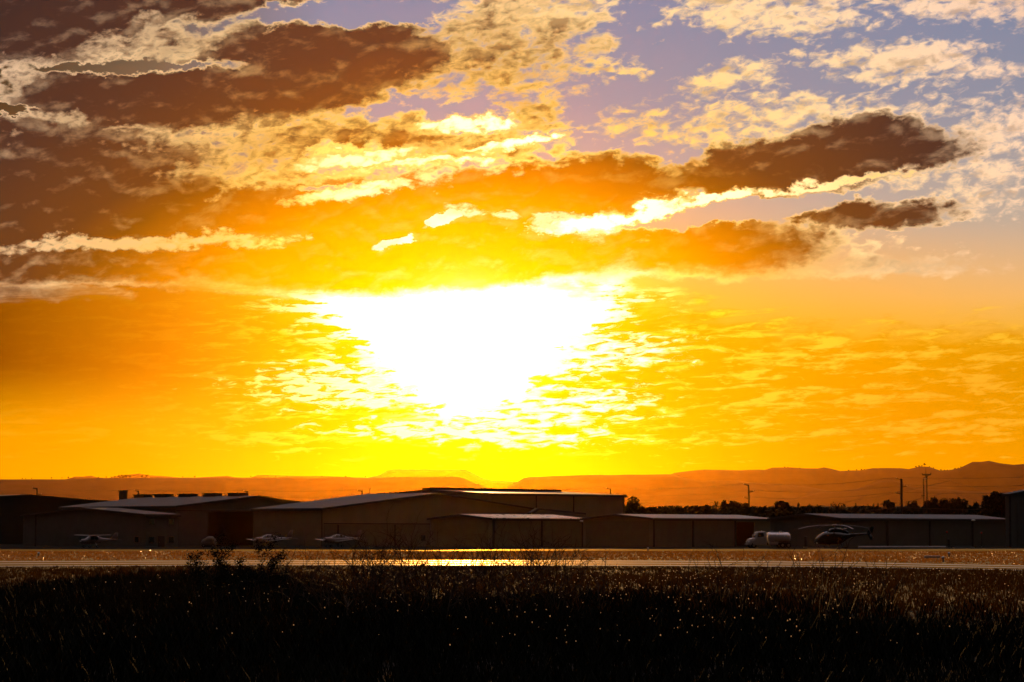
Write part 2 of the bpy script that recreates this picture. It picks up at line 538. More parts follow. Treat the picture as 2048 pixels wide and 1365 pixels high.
M['twig'] = mat('dead_twig', (.045, .026, .012), .75, var=.4, vscale=3, spec=.2)
M['seed'] = mat('pale_translucent', (.95, .85, .7), .4, var=.05, trans=.7)
M['leaf'] = mat('tree_leaf', (.016, .020, .008), .8, var=.5, vscale=.6, spec=.05)
M['bark'] = mat('tree_bark', (.06, .04, .025), .9, var=.4, vscale=4)
M['wall_tan'] = mat('tan_metal_siding', (.18, .18, .145), .6, var=.08, vscale=.4, wave=('X', 8), spec=.3)
M['wall_grey'] = mat('grey_metal_siding', (.11, .14, .13), .6, var=.08, vscale=.4, wave=('X', 8), spec=.3)
M['wall_green'] = mat('dark_green_siding', (.02, .035, .028), .6, var=.1, vscale=.4, wave=('X', 8), spec=.3)
M['door'] = mat('hangar_door_panel', (.13, .135, .11), .55, var=.08, vscale=.5, wave=('X', 5), spec=.2)
M['door_grey'] = mat('grey_door_panel', (.085, .11, .105), .55, var=.08, vscale=.5, wave=('X', 5), spec=.3)
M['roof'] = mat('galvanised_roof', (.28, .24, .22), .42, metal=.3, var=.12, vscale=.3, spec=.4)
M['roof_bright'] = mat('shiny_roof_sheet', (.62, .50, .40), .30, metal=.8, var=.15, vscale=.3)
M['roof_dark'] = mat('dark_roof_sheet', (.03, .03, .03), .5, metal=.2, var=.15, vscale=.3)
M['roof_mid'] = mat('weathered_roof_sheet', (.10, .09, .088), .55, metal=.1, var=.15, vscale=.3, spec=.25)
M['trim'] = mat('dark_trim', (.03, .03, .025), .7, var=.2)
M['glass'] = mat('dark_window_glass', (.012, .014, .016), .08, var=.1, spec=.8)
M['frame'] = mat('window_frame', (.18, .17, .15), .5)
M['pole'] = mat('tarred_wood', (.012, .010, .008), .9, var=.3, vscale=2)
M['wire'] = mat('power_wire', (.03, .025, .02), .6)
M['steel'] = mat('galvanised_steel', (.3, .3, .3), .45, metal=.7)
M['white'] = mat('white_gloss_paint', (.5, .47, .46), .22, var=.04, spec=.6)
M['cream'] = mat('cream_plane_paint', (.22, .19, .19), .25, var=.05, spec=.6)
M['black'] = mat('black_gloss_paint', (.012, .012, .014), .10, var=.2, spec=.7)
M['rubber'] = mat('black_rubber', (.015, .015, .015), .8)
M['alu'] = mat('polished_tank_metal', (.80, .74, .76), .24, metal=.45, var=.06)
M['canvas'] = mat('pale_canvas_cover', (.14, .13, .12), .85, var=.15, vscale=2)
M['concrete'] = mat('pale_concrete', (.30, .28, .27), .8, var=.15, vscale=1)
M['lens'] = mat('lamp_lens', (.8, .8, .75), .06, var=.02, spec=1.0)
M['red'] = mat('red_lamp_lens', (.7, .05, .02), .15, var=.02, spec=.8)

# ================================================================ ground, runway, taxiway, apron, hills
XE, Y0, Y1 = 24000, -150, 49500


def hnoise(x, y, s):
    from mathutils import noise as mn
    return mn.noise(Vector((x * s, y * s, 3.3)))


def sheet(name, x0, x1, y0, y1, nx, ny, m, zf=None):
    b = MB()
    vs = []
    for j in range(ny + 1):
        for i in range(nx + 1):
            x, y = x0 + (x1 - x0) * i / nx, y0 + (y1 - y0) * j / ny
            vs.append((x, y, zf(x, y) if zf else 0))
    fs = [(j * (nx + 1) + i, j * (nx + 1) + i + 1, (j + 1) * (nx + 1) + i + 1, (j + 1) * (nx + 1) + i) for j in range(ny) for i in range(nx)]
    b.add(vs, fs)
    return tag(b.build(name, m), kind='structure')


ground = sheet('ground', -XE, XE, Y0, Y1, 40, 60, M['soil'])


def strip(name, far, near, z, m, pad=None):
    """Ribbon on the ground between two edges given as (px, row) lists."""
    b = MB()
    vs = []
    n = len(far)
    for (a, c) in zip(near, far):
        for (px, py) in (a, c):
            g = ground_at(px, py)
            vs.append((g.x, g.y, z))
    fs = [(2 * i, 2 * i + 2, 2 * i + 3, 2 * i + 1) for i in range(n - 1)]
    b.add(vs, fs)
    return tag(b.build(name, m), kind='structure')


XS = [-900, -300, 0, 400, 700, 1000, 1300, 1560, 1700, 1850, 2048, 2400, 2900]
NEAR = [1140, 1136.5, 1134.6, 1132.4, 1131.6, 1131.8, 1132.8, 1134.6, 1136.2, 1138.9, 1142.4, 1148.5, 1157]
FAR = [1127, 1124.5, 1122.5, 1121, 1120.6, 1120.6, 1121.2, 1122.8, 1124.4, 1127.4, 1131.2, 1137, 1145]


def rows(t, d=0.0):
    return [(x, a * (1 - t) + b * t + d) for x, a, b in zip(XS, FAR, NEAR)]


runway = strip('runway', rows(0), rows(1), .02, M['asphalt'])
for t0, t1, nm in ((.14, .22, 'far'), (.50, .58, 'centre'), (.88, .96, 'near')):
    strip('runway_line', rows(t0), rows(t1), .026, M['paint'])
taxi = strip('taxiway', [(x, 1099.3 + .0006 * max(0, x - 1300)) for x in XS], [(x, 1102.6 + .0008 * max(0, x - 1300)) for x in XS], .02, M['asphalt'])
strip('apron', [(x, 1086) for x in (-1500, 0, 2048, 3400)], [(x, 1098.2) for x in (-1500, 0, 2048, 3400)], .014, M['apron'])


def hill(name, D, prof, m, depth=None, step=14, rough=1.0, seed=0):
    """Terrain ridge: prof = (px, row) points of its skyline at distance D, real slopes before and behind it."""
    pts = []
    for (a, b) in zip(prof, prof[1:]):
        n = max(1, int((b[0] - a[0]) / step))
        for i in range(n):
            t = i / n
            pts.append((a[0] + (b[0] - a[0]) * t, a[1] + (b[1] - a[1]) * t))
    pts.append(prof[-1])
    depth = depth or D * .13
    cross = [(-1.0, 0), (-.62, .16), (-.36, .42), (-.16, .76), (-.05, .95), (0, 1), (.10, .93), (.4, .5), (1.0, 0)]
    vs = []
    for (px, py) in pts:
        p = at(px, py, D)
        for (t, h) in cross:
            y = D + t * depth
            x = p.x
            wob = hnoise(x + seed * 777, y, 9 / D) * .22 + hnoise(x, y + seed * 333, 30 / D) * .10
            hh = h if h in (0, 1) else max(0, min(1, h + wob * (1 - abs(2 * h - 1)) * 1.2))
            dz = hnoise(x + seed * 99, y, 120 / D) * D * .00018 * rough * h
            vs.append((x + hnoise(y, x, 12 / D) * depth * .08 * (1 - h), y, max(-.4, p.z * hh + dz)))
    nc = len(cross)
    fs = []
    for i in range(len(pts) - 1):
        for j in range(nc - 1):
            fs.append((i * nc + j, (i + 1) * nc + j, (i + 1) * nc + j + 1, i * nc + j + 1))
    b = MB()
    b.add(vs, fs)
    o = b.build(name, m, smooth=True)
    return tag(o, kind='structure')


MESA_L = [(-900, 961), (-300, 960), (0, 958.8), (130, 958.6), (190, 956.8), (300, 956), (420, 955.6), (600, 955.2), (760, 954.8),
          (860, 954), (905, 953.6), (922, 955.5), (940, 963), (965, 972), (1000, 985), (1060, 1010), (1100, 1030)]
MESA_R = [(940, 1012), (1000, 985), (1022, 971), (1032, 966), (1048, 957), (1060, 954.5), (1110, 952.5), (1200, 950.5), (1290, 949.6),
          (1345, 949.3), (1365, 955), (1400, 961.5), (1440, 961), (1475, 961), (1500, 965), (1560, 968), (1620, 975), (1700, 990), (1800, 1010)]
MESA_F = [(560, 1010), (640, 985), (700, 962), (760, 950), (775, 941), (785, 939.2), (930, 939.6), (945, 946), (965, 956), (985, 962), (1030, 963.5),
          (1060, 966), (1100, 985), (1200, 1010)]
RIDGE_R = [(1180, 1005), (1260, 985), (1330, 953), (1350, 945.5), (1380, 942), (1410, 939.6), (1470, 940.4), (1530, 940), (1545, 935.5), (1580, 935.8),
           (1610, 937.5), (1635, 937.6), (1648, 935.2), (1660, 937), (1680, 942), (1720, 941.5), (1745, 937), (1800, 937), (1818, 938.6),
           (1840, 933.4), (1858, 934.6), (1880, 941.8), (1900, 941), (1920, 936.5), (1945, 924.6), (1962, 924), (1978, 921.4), (2000, 926), (2028, 929.5),
           (2048, 928.6), (2120, 930), (2300, 940), (2700, 950), (3000, 955)]
KNOLL_R = [(1560, 1005), (1640, 984), (1690, 982), (1722, 976), (1745, 966), (1765, 961), (1785, 960.4), (1802, 964), (1815, 973), (1840, 978), (1900, 980),
           (2000, 985), (2200, 980), (2500, 978)]
PEAKS = [(80, 985), (130, 960), (150, 953.6), (165, 954), (182, 952), (195, 955), (215, 957), (240, 951), (262, 949.5), (278, 947.6), (300, 951), (340, 953.5),
         (380, 957), (440, 952.5), (455, 951.8), (470, 955), (500, 956), (515, 950.5), (545, 951.2), (600, 951.6), (700, 953.5), (760, 970)]
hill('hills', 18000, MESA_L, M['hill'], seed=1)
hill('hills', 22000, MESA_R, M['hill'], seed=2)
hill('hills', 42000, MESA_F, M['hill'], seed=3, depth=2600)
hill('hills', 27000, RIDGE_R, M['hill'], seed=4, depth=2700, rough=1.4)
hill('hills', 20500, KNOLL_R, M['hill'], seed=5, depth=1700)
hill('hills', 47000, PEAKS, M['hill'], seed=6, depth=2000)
# low bank the tree line stands on
hill('terrain', 760, [(900, 1040), (1200, 1020), (1290, 1018), (1400, 1017), (1500, 1015.5), (1560, 1014), (1660, 1013.5), (1720, 1014), (1850, 1013), (2048, 1012), (2300, 1010), (2700, 1020)],
     M['soil'], depth=110, step=10, rough=3, seed=8)

# ================================================================ hangars
HC = math.sqrt(.5)


class Hangar:
    """Gabled metal building turned 45 degrees; C is its nearest corner. turn='L': gable runs back to the left
    of C and the long side back to the right; turn='R' is mirrored."""
    def __init__(self, name, label, turn, xc, D, gx, sx, eave_row, apex_row, wall, roofm, cat='hangar',
                 goes=(), soes=(), over=.35, group=None, frac=.5):
        c0 = at(xc, HOR, D)
        self.C = Vector((c0.x, D, 0))
        sg = -1 if turn == 'L' else 1
        self.g = Vector((sg * HC, HC, 0))
        self.s = Vector((-sg * HC, HC, 0))
        self.W = self.solve(gx, sg) / HC
        self.L = self.solve(sx, -sg) / HC
        self.H = at(xc, eave_row, D).z
        mid = self.C + self.g * self.W * frac
        self.A = at(xc, apex_row, mid.y).z
        self.frac = frac
        self.root = empty(name, self.C, label, cat, group)
        self.D = D
        goes = [(*sorted((self.face_u(a, 'g'), self.face_u(c, 'g'))), self.zrow(a, r_, 'g')) for (a, c, r_) in goes]
        soes = [(*sorted((self.face_u(a, 's'), self.face_u(c, 's'))), self.zrow(a, r_, 's')) for (a, c, r_) in soes]
        # walls: four skins with real openings, given thickness inwards
        b = MB()
        self.skin(b, self.g, Vector((0, 0, 0)), self.W, goes, gable=True)
        self.skin(b, self.s, Vector((0, 0, 0)), self.L, soes, gable=False)
        self.skin(b, self.g, self.s * self.L, self.W, (), gable=True)
        self.skin(b, self.s, self.g * self.W, self.L, (), gable=False)
        b.build('wall', wall, self.root)
        # roof: two slabs
        rb = MB()
        W, L, H, A = self.W, self.L, self.H, self.A
        f = frac
        for (u0, u1) in ((-over, W * f), (W * f, W + over)):
            z0 = H - (A - H) / (W * f) * over if u0 < 0 else A
            z1 = A if u0 < 0 else H - (A - H) / (W * (1 - f)) * over
            P = []
            for dz in (.03, .22):
                for (u, z) in ((u0, z0), (u1, z1)):
                    for v in (-over, L + over):
                        p = self.g * u + self.s * v
                        P.append((p.x, p.y, z + dz))
            rb.add(P, [(0, 1, 3, 2), (4, 6, 7, 5), (0, 4, 5, 1), (2, 3, 7, 6), (0, 2, 6, 4), (1, 5, 7, 3)])
        self.roof = rb.build('roof', roofm, self.root)
        # fascia along the gable and the near eave
        fb = MB()
        self.beam(fb, self.g, self.s, -over, W * f, H - (A - H) / (W * f) * over, A, .30)
        self.beam(fb, self.g, self.s, W * f, W + over, A, H - (A - H) / (W * (1 - f)) * over, .30)
        self.beam(fb, self.s, self.g, -over, L + over, H - .12, H - .12, .34)
        fb.build('fascia', M['trim'], self.root)

    def solve(self, px, sg):
        t = (px - 1024) / (FPX / math.cos(PITCH)) * 1.0
        # exact along the horizon row
        q = at(px, HOR, 1.0).x
        return (q * self.C.y - self.C.x) / (sg - q) if sg > 0 else (self.C.x - q * self.C.y) / (1 + q)

    def beam(self, b, along, out, u0, u1, z0, z1, h):
        P = []
        for o in (-.38, -.44):
            for (u, z) in ((u0, z0), (u1, z1)):
                for dz in (-h + .2, .21):
                    p = along * u + out * o
                    P.append((p.x, p.y, z + dz))
        b.add(P, [(0, 1, 3, 2), (4, 6, 7, 5), (0, 4, 5, 1), (2, 3, 7, 6), (0, 2, 6, 4), (1, 5, 7, 3)])

    def top(self, u, gable):
        if not gable:
            return self.H
        a = self.W * self.frac
        return self.H + (self.A - self.H) * (u / a if u < a else (self.W - u) / (self.W - a))

    def skin(self, b, along, org, length, openings, gable):
        cuts = sorted({0, length, *( [self.W * self.frac] if gable else []), *[o[0] for o in openings], *[o[1] for o in openings]})
        for (u0, u1) in zip(cuts, cuts[1:]):
            z = 0
            for o in openings:
                if o[0] - 1e-4 <= u0 and u1 <= o[1] + 1e-4:
                    z = o[2]
            p, q = org + along * u0, org + along * u1
            b.add([(p.x, p.y, z), (q.x, q.y, z), (q.x, q.y, self.top(u1, gable)), (p.x, p.y, self.top(u0, gable))], [(0, 1, 2, 3)])

    def face_u(self, px, face):
        sg = (1 if self.g.x > 0 else -1) if face == 'g' else (1 if self.s.x > 0 else -1)
        return self.solve(px, sg) / HC

    def zrow(self, px, row, face):
        a = self.g if face == 'g' else self.s
        p = self.C + a * self.face_u(px, face)
        return at(px, row, p.y).z

    def panel(self, name, m, face, px0, px1, row0, row1, out=.06, depth=.12, parent=None, z0=None):
        """Box lying on a face between two photo columns and rows."""
        u0, u1 = self.face_u(px0, face), self.face_u(px1, face)
        if u0 > u1:
            u0, u1 = u1, u0
        zt = self.zrow((px0 + px1) / 2, row0, face)
        zb = self.zrow((px0 + px1) / 2, row1, face) if z0 is None else z0
        a, n = (self.g, self.s) if face == 'g' else (self.s, self.g)
        P = []
        for o in (-out, -out + depth):
            for u in (u0, u1):
                for z in (zb, zt):
                    p = a * u + n * o
                    P.append((p.x, p.y, z))
        b = MB()
        b.add(P, [(0, 1, 3, 2), (4, 6, 7, 5), (0, 4, 5, 1), (2, 3, 7, 6), (0, 2, 6, 4), (1, 5, 7, 3)])
        return b.build(name, m, parent or self.root)

    def window(self, face, px0, px1, row0, row1):
        w = self.panel('window', M['frame'], face, px0 - .8, px1 + .8, row0 - .8, row1 + .8, out=.07)
        self.panel('pane', M['glass'], face, px0, px1, row0, row1, out=.09, parent=w)
        return w


# far left dark hangar, behind the others
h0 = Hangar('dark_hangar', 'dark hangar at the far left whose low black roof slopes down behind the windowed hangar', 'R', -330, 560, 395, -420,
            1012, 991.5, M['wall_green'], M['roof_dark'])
# two-storey hangar with office windows
h1 = Hangar('windowed_hangar', 'gabled hangar with two rows of small office windows behind the high-wing plane', 'L', 291, 470, 46, 356,
            1031, 1018, M['wall_grey'], M['roof_mid'])
h1.panel('corner_post', M['trim'], 'g', 70, 72.5, 1030, 1094, z0=0)
for (a, c, r0, r1) in ((298, 308, 1038, 1050), (337, 347, 1038, 1050), (298, 308, 1074, 1086), (337, 347, 1074, 1086)):
    h1.window('s', a, c, r0, r1)
h1.window('g', 270, 278, 1074, 1085)
d = h1.panel('door', M['trim'], 's', 316, 329, 1073, 1094, z0=.02)
h1.panel('handle', M['steel'], 's', 318, 318.8, 1084, 1085.4, out=.12, parent=d)

# hangar with open door and roof vents
h2 = Hangar('open_hangar', 'hangar with an open dark doorway and a row of boxy vents on its roof', 'R', 351, 486, 668, 122,
            1014, 994, M['wall_grey'], M['roof_mid'], goes=[(415.5, 506.5, 1023)])
h2.panel('hangar_door', M['door_grey'], 'g', 356, 414.5, 1024, 1094, z0=.05)
h2.panel('door_header', M['trim'], 'g', 352, 520, 1021.2, 1023.2, out=.12)
for (a, c, hh) in ((241, 250, 1.9), (274, 296, .62), (316, 339, .62), (364, 387, .62), (413, 436, .62), (463, 486, .62)):
    u = h2.W * .5
    sg_ = lambda px: ((at(px, HOR, 1).x * (h2.C.y + h2.g.y * u) - (h2.C.x + h2.g.x * u)) / (-1 - at(px, HOR, 1).x)) / HC
    v0, v1 = sorted((sg_(a), sg_(c)))
    b = MB()
    P = []
    for zz in (h2.A - .55, h2.A + hh - (.5 if hh > 1 else 0)):
        for (du, v) in ((-.9, v0), (.9, v0), (.9, v1), (-.9, v1)):
            p = h2.g * (u + du * (.5 if hh > 1 else 1)) + h2.s * v
            P.append((p.x, p.y, zz))
    b.add(P, [(3, 2, 1, 0), (4, 5, 6, 7), (0, 1, 5, 4), (1, 2, 6, 5), (2, 3, 7, 6), (3, 0, 4, 7)])
    cx = h2.g * u + h2.s * ((v0 + v1) / 2)
    lv = (v1 - v0) / 2 + .12
    for sgn in (0,):   # lid with a small overhang
        Q = []
        for zz in (P[4][2] + .004, P[4][2] + .10):
            for (du, dv) in ((-1, -1), (1, -1), (1, 1), (-1, 1)):
                p = cx + h2.g * du * (1.05 * (.55 if hh > 1 else 1)) + h2.s * dv * lv
                Q.append((p.x, p.y, zz))
        b.add(Q, [(3, 2, 1, 0), (4, 5, 6, 7), (0, 1, 5, 4), (1, 2, 6, 5), (2, 3, 7, 6), (3, 0, 4, 7)])
    b.build('chimney' if hh > 1 else 'roof_vent', M['roof_dark'], h2.roof)

# the big hangar in the middle
h3 = Hangar('large_hangar', 'largest hangar, wide gabled tan front behind the two low-wing planes', 'R', 645, 478, 1086, 507,
            1018.5, 988.5, M['wall_tan'], M['roof_mid'])
h3.panel('door_header', M['trim'], 'g', 647, 862, 1047.2, 1049.2, out=.14)
for px in (675.5, 789):
    h3.panel('door_post', M['trim'], 'g', px - 1.1, px + 1.1, 1050, 1094, out=.16, z0=0)
for (a, c) in ((648, 674.5), (676.5, 788), (790, 861)):
    h3.panel('hangar_door', M['door'], 'g', a, c, 1050, 1094, out=.08, z0=.05)
h3.window('g', 842, 850, 1071, 1082)
h3.panel('downpipe', M['trim'], 's', 643.4, 644.4, 1020, 1094, z0=0.05)
# lean-to on its right flank
lt = Hangar('lean_to_shed', 'low lean-to shed attached at the right flank of the largest hangar', 'R', 1062, 506, 1168, 1057,
            1028.0, 1019.2, M['wall_tan'], M['trim'], frac=.12, over=.06)

# rear building with raised ridge
h4 = Hangar('rear_hangar', 'long tan building rising behind the middle hangars with a raised dark ridge cap', 'L', 984, 545, 733, 1249,
            988.5, 982, M['wall_tan'], M['roof_mid'])
u = h4.W * .5
b = MB()
cx0 = h4.g * u
P = []
for zz in (h4.A - .35, h4.A + .62):
    for (du, v) in ((-1.1, -.5), (1.1, -.5), (1.1, h4.L * .98), (-1.1, h4.L * .98)):
        p = h4.g * (u + du) + h4.s * v
        P.append((p.x, p.y, zz))
b.add(P, [(3, 2, 1, 0), (4, 5, 6, 7), (0, 1, 5, 4), (1, 2, 6, 5), (2, 3, 7, 6), (3, 0, 4, 7)])
b.build('ridge_cap', M['roof_dark'], h4.roof)
for px in (1072, 1147):
    h4.panel('downpipe', M['trim'], 's', px - .6, px + .6, 990, 1094, out=.15, z0=0)
h4.panel('corner_post', M['trim'], 's', 1246, 1248.6, 989, 1094, out=.1, z0=0)

# rows of small T-hangars
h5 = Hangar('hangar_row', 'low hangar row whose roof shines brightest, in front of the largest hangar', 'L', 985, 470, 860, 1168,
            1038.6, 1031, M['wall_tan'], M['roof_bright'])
h5.panel('hangar_door', M['door'], 'g', 867, 976, 1043, 1094, z0=.05)
for px in (1083, 1164.5):
    h5.panel('door_post', M['trim'], 's', px - 1.5, px + 1.5, 1041, 1094, out=.16, z0=0)
h5.panel('corner_post', M['trim'], 's', 985, 988.5, 1040, 1094, out=.1, z0=0)
for (a, c) in ((990, 1080), (1086, 1164)):
    h5.panel('hangar_door', M['door'], 's', a, c, 1042, 1094, z0=.05)
h6 = Hangar('hangar_row', 'middle low hangar row with an open black bay beside the tanker truck', 'L', 1306, 468, 1166, 1546,
            1038.6, 1031, M['wall_tan'], M['roof'], soes=[(1472, 1508, 1045)])
h6.panel('hangar_door', M['door'], 'g', 1172, 1298, 1043, 1094, z0=.05)
for px in (1385.5, 1470):
    h6.panel('door_post', M['trim'], 's', px - 1.5, px + 1.5, 1041, 1094, out=.16, z0=0)
h6.panel('corner_post', M['trim'], 's', 1306, 1309, 1040, 1094, out=.1, z0=0)
for (a, c) in ((1311, 1383), (1388, 1468)):
    h6.panel('hangar_door', M['door'], 's', a, c, 1042, 1094, z0=.05)
h7 = Hangar('hangar_row', 'low hangar row behind the helicopter, its long pale roof strip reaching the right edge', 'L', 1682, 466, 1541, 2020,
            1038.6, 1030, M['wall_grey'], M['roof_mid'])
h7.panel('hangar_door', M['door_grey'], 'g', 1548, 1674, 1044, 1094, z0=.05)
for px in (1774.5, 1859.5, 1944.5, 2017):
    h7.panel('door_post', M['trim'], 's', px - 1.4, px + 1.4, 1041, 1094, out=.16, z0=0)
for (a, c) in ((1686, 1772), (1777, 1857), (1862, 1942), (1947, 2014)):
    h7.panel('hangar_door', M['door_grey'], 's', a, c, 1043, 1094, z0=.05)
h8 = Hangar('end_hangar', 'tall grey-green hangar cut off by the right edge of the view', 'R', 2019, 452, 2300, 2011,
            990, 962, M['wall_grey'], M['roof_mid'])
h8.panel('corner_post', M['trim'], 'g', 2019, 2022, 992, 1094, z0=0)
h8.panel('hangar_door', M['door_grey'], 'g', 2034, 2260, 1000, 1094, z0=.05)


# wall lamps glinting under the hangar row eaves
def wall_lamp(px, row, D, label):
    p = at(px, row, D)
    e = empty('wall_lamp', p, label, 'lamp', 'floodlights on the hangar rows')
    b = MB()
    b.box(-.05, .05, 0, .55, -.02, .06)
    b.build('bracket', M['steel'], e)
    b = MB()
    rings = []
    for (y, r_) in ((-.34, .10), (-.28, .24), (-.10, .30), (.02, .20)):
        rings.append([Vector((r_ * 1.3 * math.cos(t), y, .04 + r_ * .5 * math.sin(t))) for t in [2 * math.pi * j / 10 for j in range(10)]])
    b.loft(rings)
    b.build('lamp_head', M['lens'], e, smooth=True)


wall_lamp(1163.5, 1043.5, 483.4, 'white floodlight at the eave between the first two low hangar rows')
wall_lamp(1946.5, 1041.5, 488, 'white floodlight under the eave of the right hangar row')

# ================================================================ low barriers, posts, lamps near the right hangars
def barrier(px0, px1, r0, r1, D, label):
    a, c = at(px0, r0, D), at(px1, r0, D)
    L = c.x - a.x
    n = max(1, round(L / 3.0))
    e = empty('barrier_wall', (a.x, D, 0), label, 'barrier', 'low pale barriers before the right hangar row')
    for i in range(n):
        b = MB()
        x0, x1 = L * i / n + .03, L * (i + 1) / n - .03
        P = [(x, y, z) for x in (x0, x1) for (y, z) in ((-.3, .01), (.3, .01), (.3, .12), (.04, a.z), (-.04, a.z), (-.3, .12))]
        b.add(P, [(5, 4, 3, 2, 1, 0), (6, 7, 8, 9, 10, 11)] + [(j, (j + 1) % 6, 6 + (j + 1) % 6, 6 + j) for j in range(6)])
        b.build('block', M['concrete'], e)


barrier(1716, 1892, 1092.5, 1103, 436, 'long low pale barrier in front of the hangar row right of the helicopter')
barrier(1905, 1949, 1094.5, 1104, 436, 'short low pale barrier, right of the long one')


def post(px, top, D, r_, label, name='post', cat='post', lamp=None):
    a = at(px, top, D)
    e = empty(name, (a.x, D, 0), label, cat)
    b = MB()
    b.tube([(0, 0, 0), (0, 0, a.z - .1)], [r_, r_ * .85], 8)
    b.build('shaft', M['trim'], e)
    b = MB()
    b.box(-r_ * 1.5, r_ * 1.5, -r_ * 1.5, r_ * 1.5, 0.0, .12)
    b.build('base_plate', M['steel'], e)
    b = MB()
    q = .14 if lamp else r_ * 1.1
    b.loft([[Vector((q * s_ * math.cos(t), q * s_ * math.sin(t), a.z - .1 + h)) for t in [2 * math.pi * j / 10 for j in range(10)]]
            for (s_, h) in ((.7, 0), (1, .08), (.9, .2), (.35, .28))])
    b.build('lamp' if lamp else 'cap', lamp or M['trim'], e, smooth=True)
    return e


post(1611, 1075, 448, .22, 'stout dark post standing between the tanker truck and the helicopter')
post(1897.5, 1081, 438, .20, 'dark post standing in the gap between the two pale barriers')
post(1894, 1065, 462, .05, 'thin pole with small red lamp, left one before the right hangar row', 'marker_pole', 'marker light', M['red'])
post(1963, 1066.5, 462, .05, 'thin pole with small red lamp, right one before the right hangar row', 'marker_pole', 'marker light', M['red'])


def edge_light(px, row, label):
    g = ground_at(px, row + 3)
    e = empty('runway_light', g, label, 'runway light', 'lights along the far runway edge')
    b = MB()
    b.tube([(0, 0, 0), (0, 0, .26)], [.09, .05], 8)
    b.build('stem', M['steel'], e)
    b = MB()
    b.loft([[Vector((s_ * math.cos(t), s_ * math.sin(t), h)) for t in [2 * math.pi * j / 10 for j in range(10)]]
            for (s_, h) in ((.08, .24), (.13, .28), (.12, .36), (.04, .43))])
    b.build('lens', M['lens'], e, smooth=True)


for (px, row, lb) in ((1898, 1111, 'upper right runway light near the pale barriers'), (1886, 1121.5, 'lower runway light just above the bright stripes at right'),
                      (1296, 1099.5, 'small runway light by the taxiway edge below the middle hangar row'), (77, 1111, 'small runway light in the grass at far left')):
    edge_light(px, row, lb)
# flat glinting sign on two feet
g = ground_at(1864.5, 1121)
e = empty('runway_sign', g, 'low wide runway sign catching white light in the grass at right', 'sign')
b = MB()
b.box(-.62, .62, -.09, .09, .18, .36)
b.build('panel', M['lens'], e, bevel=.03)
for sx in (-.42, .42):
    b = MB()
    b.box(sx - .03, sx + .03, -.05, .05, 0, .18)
    b.build('leg', M['steel'], e)

# ================================================================ aircraft and truck
def ring(x, cy, cz, w, h, n=14, p=2.4):
    """Superellipse section at station x (nose = -x), centre (cy, cz), half sizes w, h."""
    out = []
    for j in range(n):
        t = 2 * math.pi * (j + .5) / n
        c, s = math.cos(t), math.sin(t)
        out.append(Vector((x, cy + w * math.copysign(abs(c) ** (2 / p), c), cz + h * math.copysign(abs(s) ** (2 / p), s))))
    return out


def foil(b, root_le, root_chord, tip_le, tip_chord, th, tip_th=None):
    """Tapered wing panel from root leading edge to tip leading edge; chord along +x, rounded nose."""
    tip_th = tip_th or th * .55
    d = (Vector(tip_le) - Vector(root_le))
    vert = abs(d.z) > abs(d.y)
    rings = []
    for (le, ch, t) in ((Vector(root_le), root_chord, th), (Vector(root_le).lerp(Vector(tip_le), .97), root_chord * .03 + tip_chord * .97, tip_th),
                        (Vector(tip_le) + Vector((tip_chord * .08, 0, 0)), tip_chord * .82, tip_th * .3)):
        sec = [(0, 0), (.05, .32), (.2, .5), (.5, .42), (1, .03), (1, -.03), (.5, -.3), (.2, -.38), (.05, -.25)]
        rings.append([le + Vector((ch * u, t * v if vert else 0, 0 if vert else t * v)) for (u, v) in sec])
    b.loft(rings)
    return b


def wheel(parent, x, y, r_=.22, w=.14, hub=True):
    b = MB()
    prof = [(-w / 2, r_ * .6), (-w / 2, r_ * .88), (-w * .3, r_), (w * .3, r_), (w / 2, r_ * .88), (w / 2, r_ * .6)]
    b.loft([[Vector((x + rr * math.cos(t), y + dy, r_ + rr * math.sin(t))) for t in [2 * math.pi * j / 16 for j in range(16)]] for (dy, rr) in prof])
    wl = b.build('wheel', M['rubber'], parent, smooth=False)
    b = MB()
    b.tube([(x, y - w * .55, r_), (x, y + w * .55, r_)], r_ * .5, 12)
    b.build('rim', M['steel'], wl)
    return wl


def prop(parent, x, z, r_, ang=.35):
    b = MB()
    for k_ in range(2):
        a = ang + math.pi * k_
        c, s = math.cos(a), math.sin(a)
        rings = []
        for (q, w, tw) in ((.08, .05, .9), (.4, .085, .6), (.75, .075, .4), (1, .03, .3)):
            rr = r_ * q
            rings.append([Vector((x + du * math.sin(tw) * 1.0, rr * c - du * s * math.cos(tw), z + rr * s + du * c * math.cos(tw))) + Vector((dv, 0, 0))
                          for (du, dv) in ((-w, 0), (0, .014), (w, 0), (0, -.014))])
        b.loft(rings)
    p = b.build('propeller', M['black'], parent)
    b = MB()
    b.loft([ring(x - .26, 0, z, .01, .01, 10, 2), ring(x - .18, 0, z, .09, .09, 10, 2), ring(x + .06, 0, z, .15, .15, 10, 2)])
    b.build('spinner', M['white'], p, smooth=True)
    return p


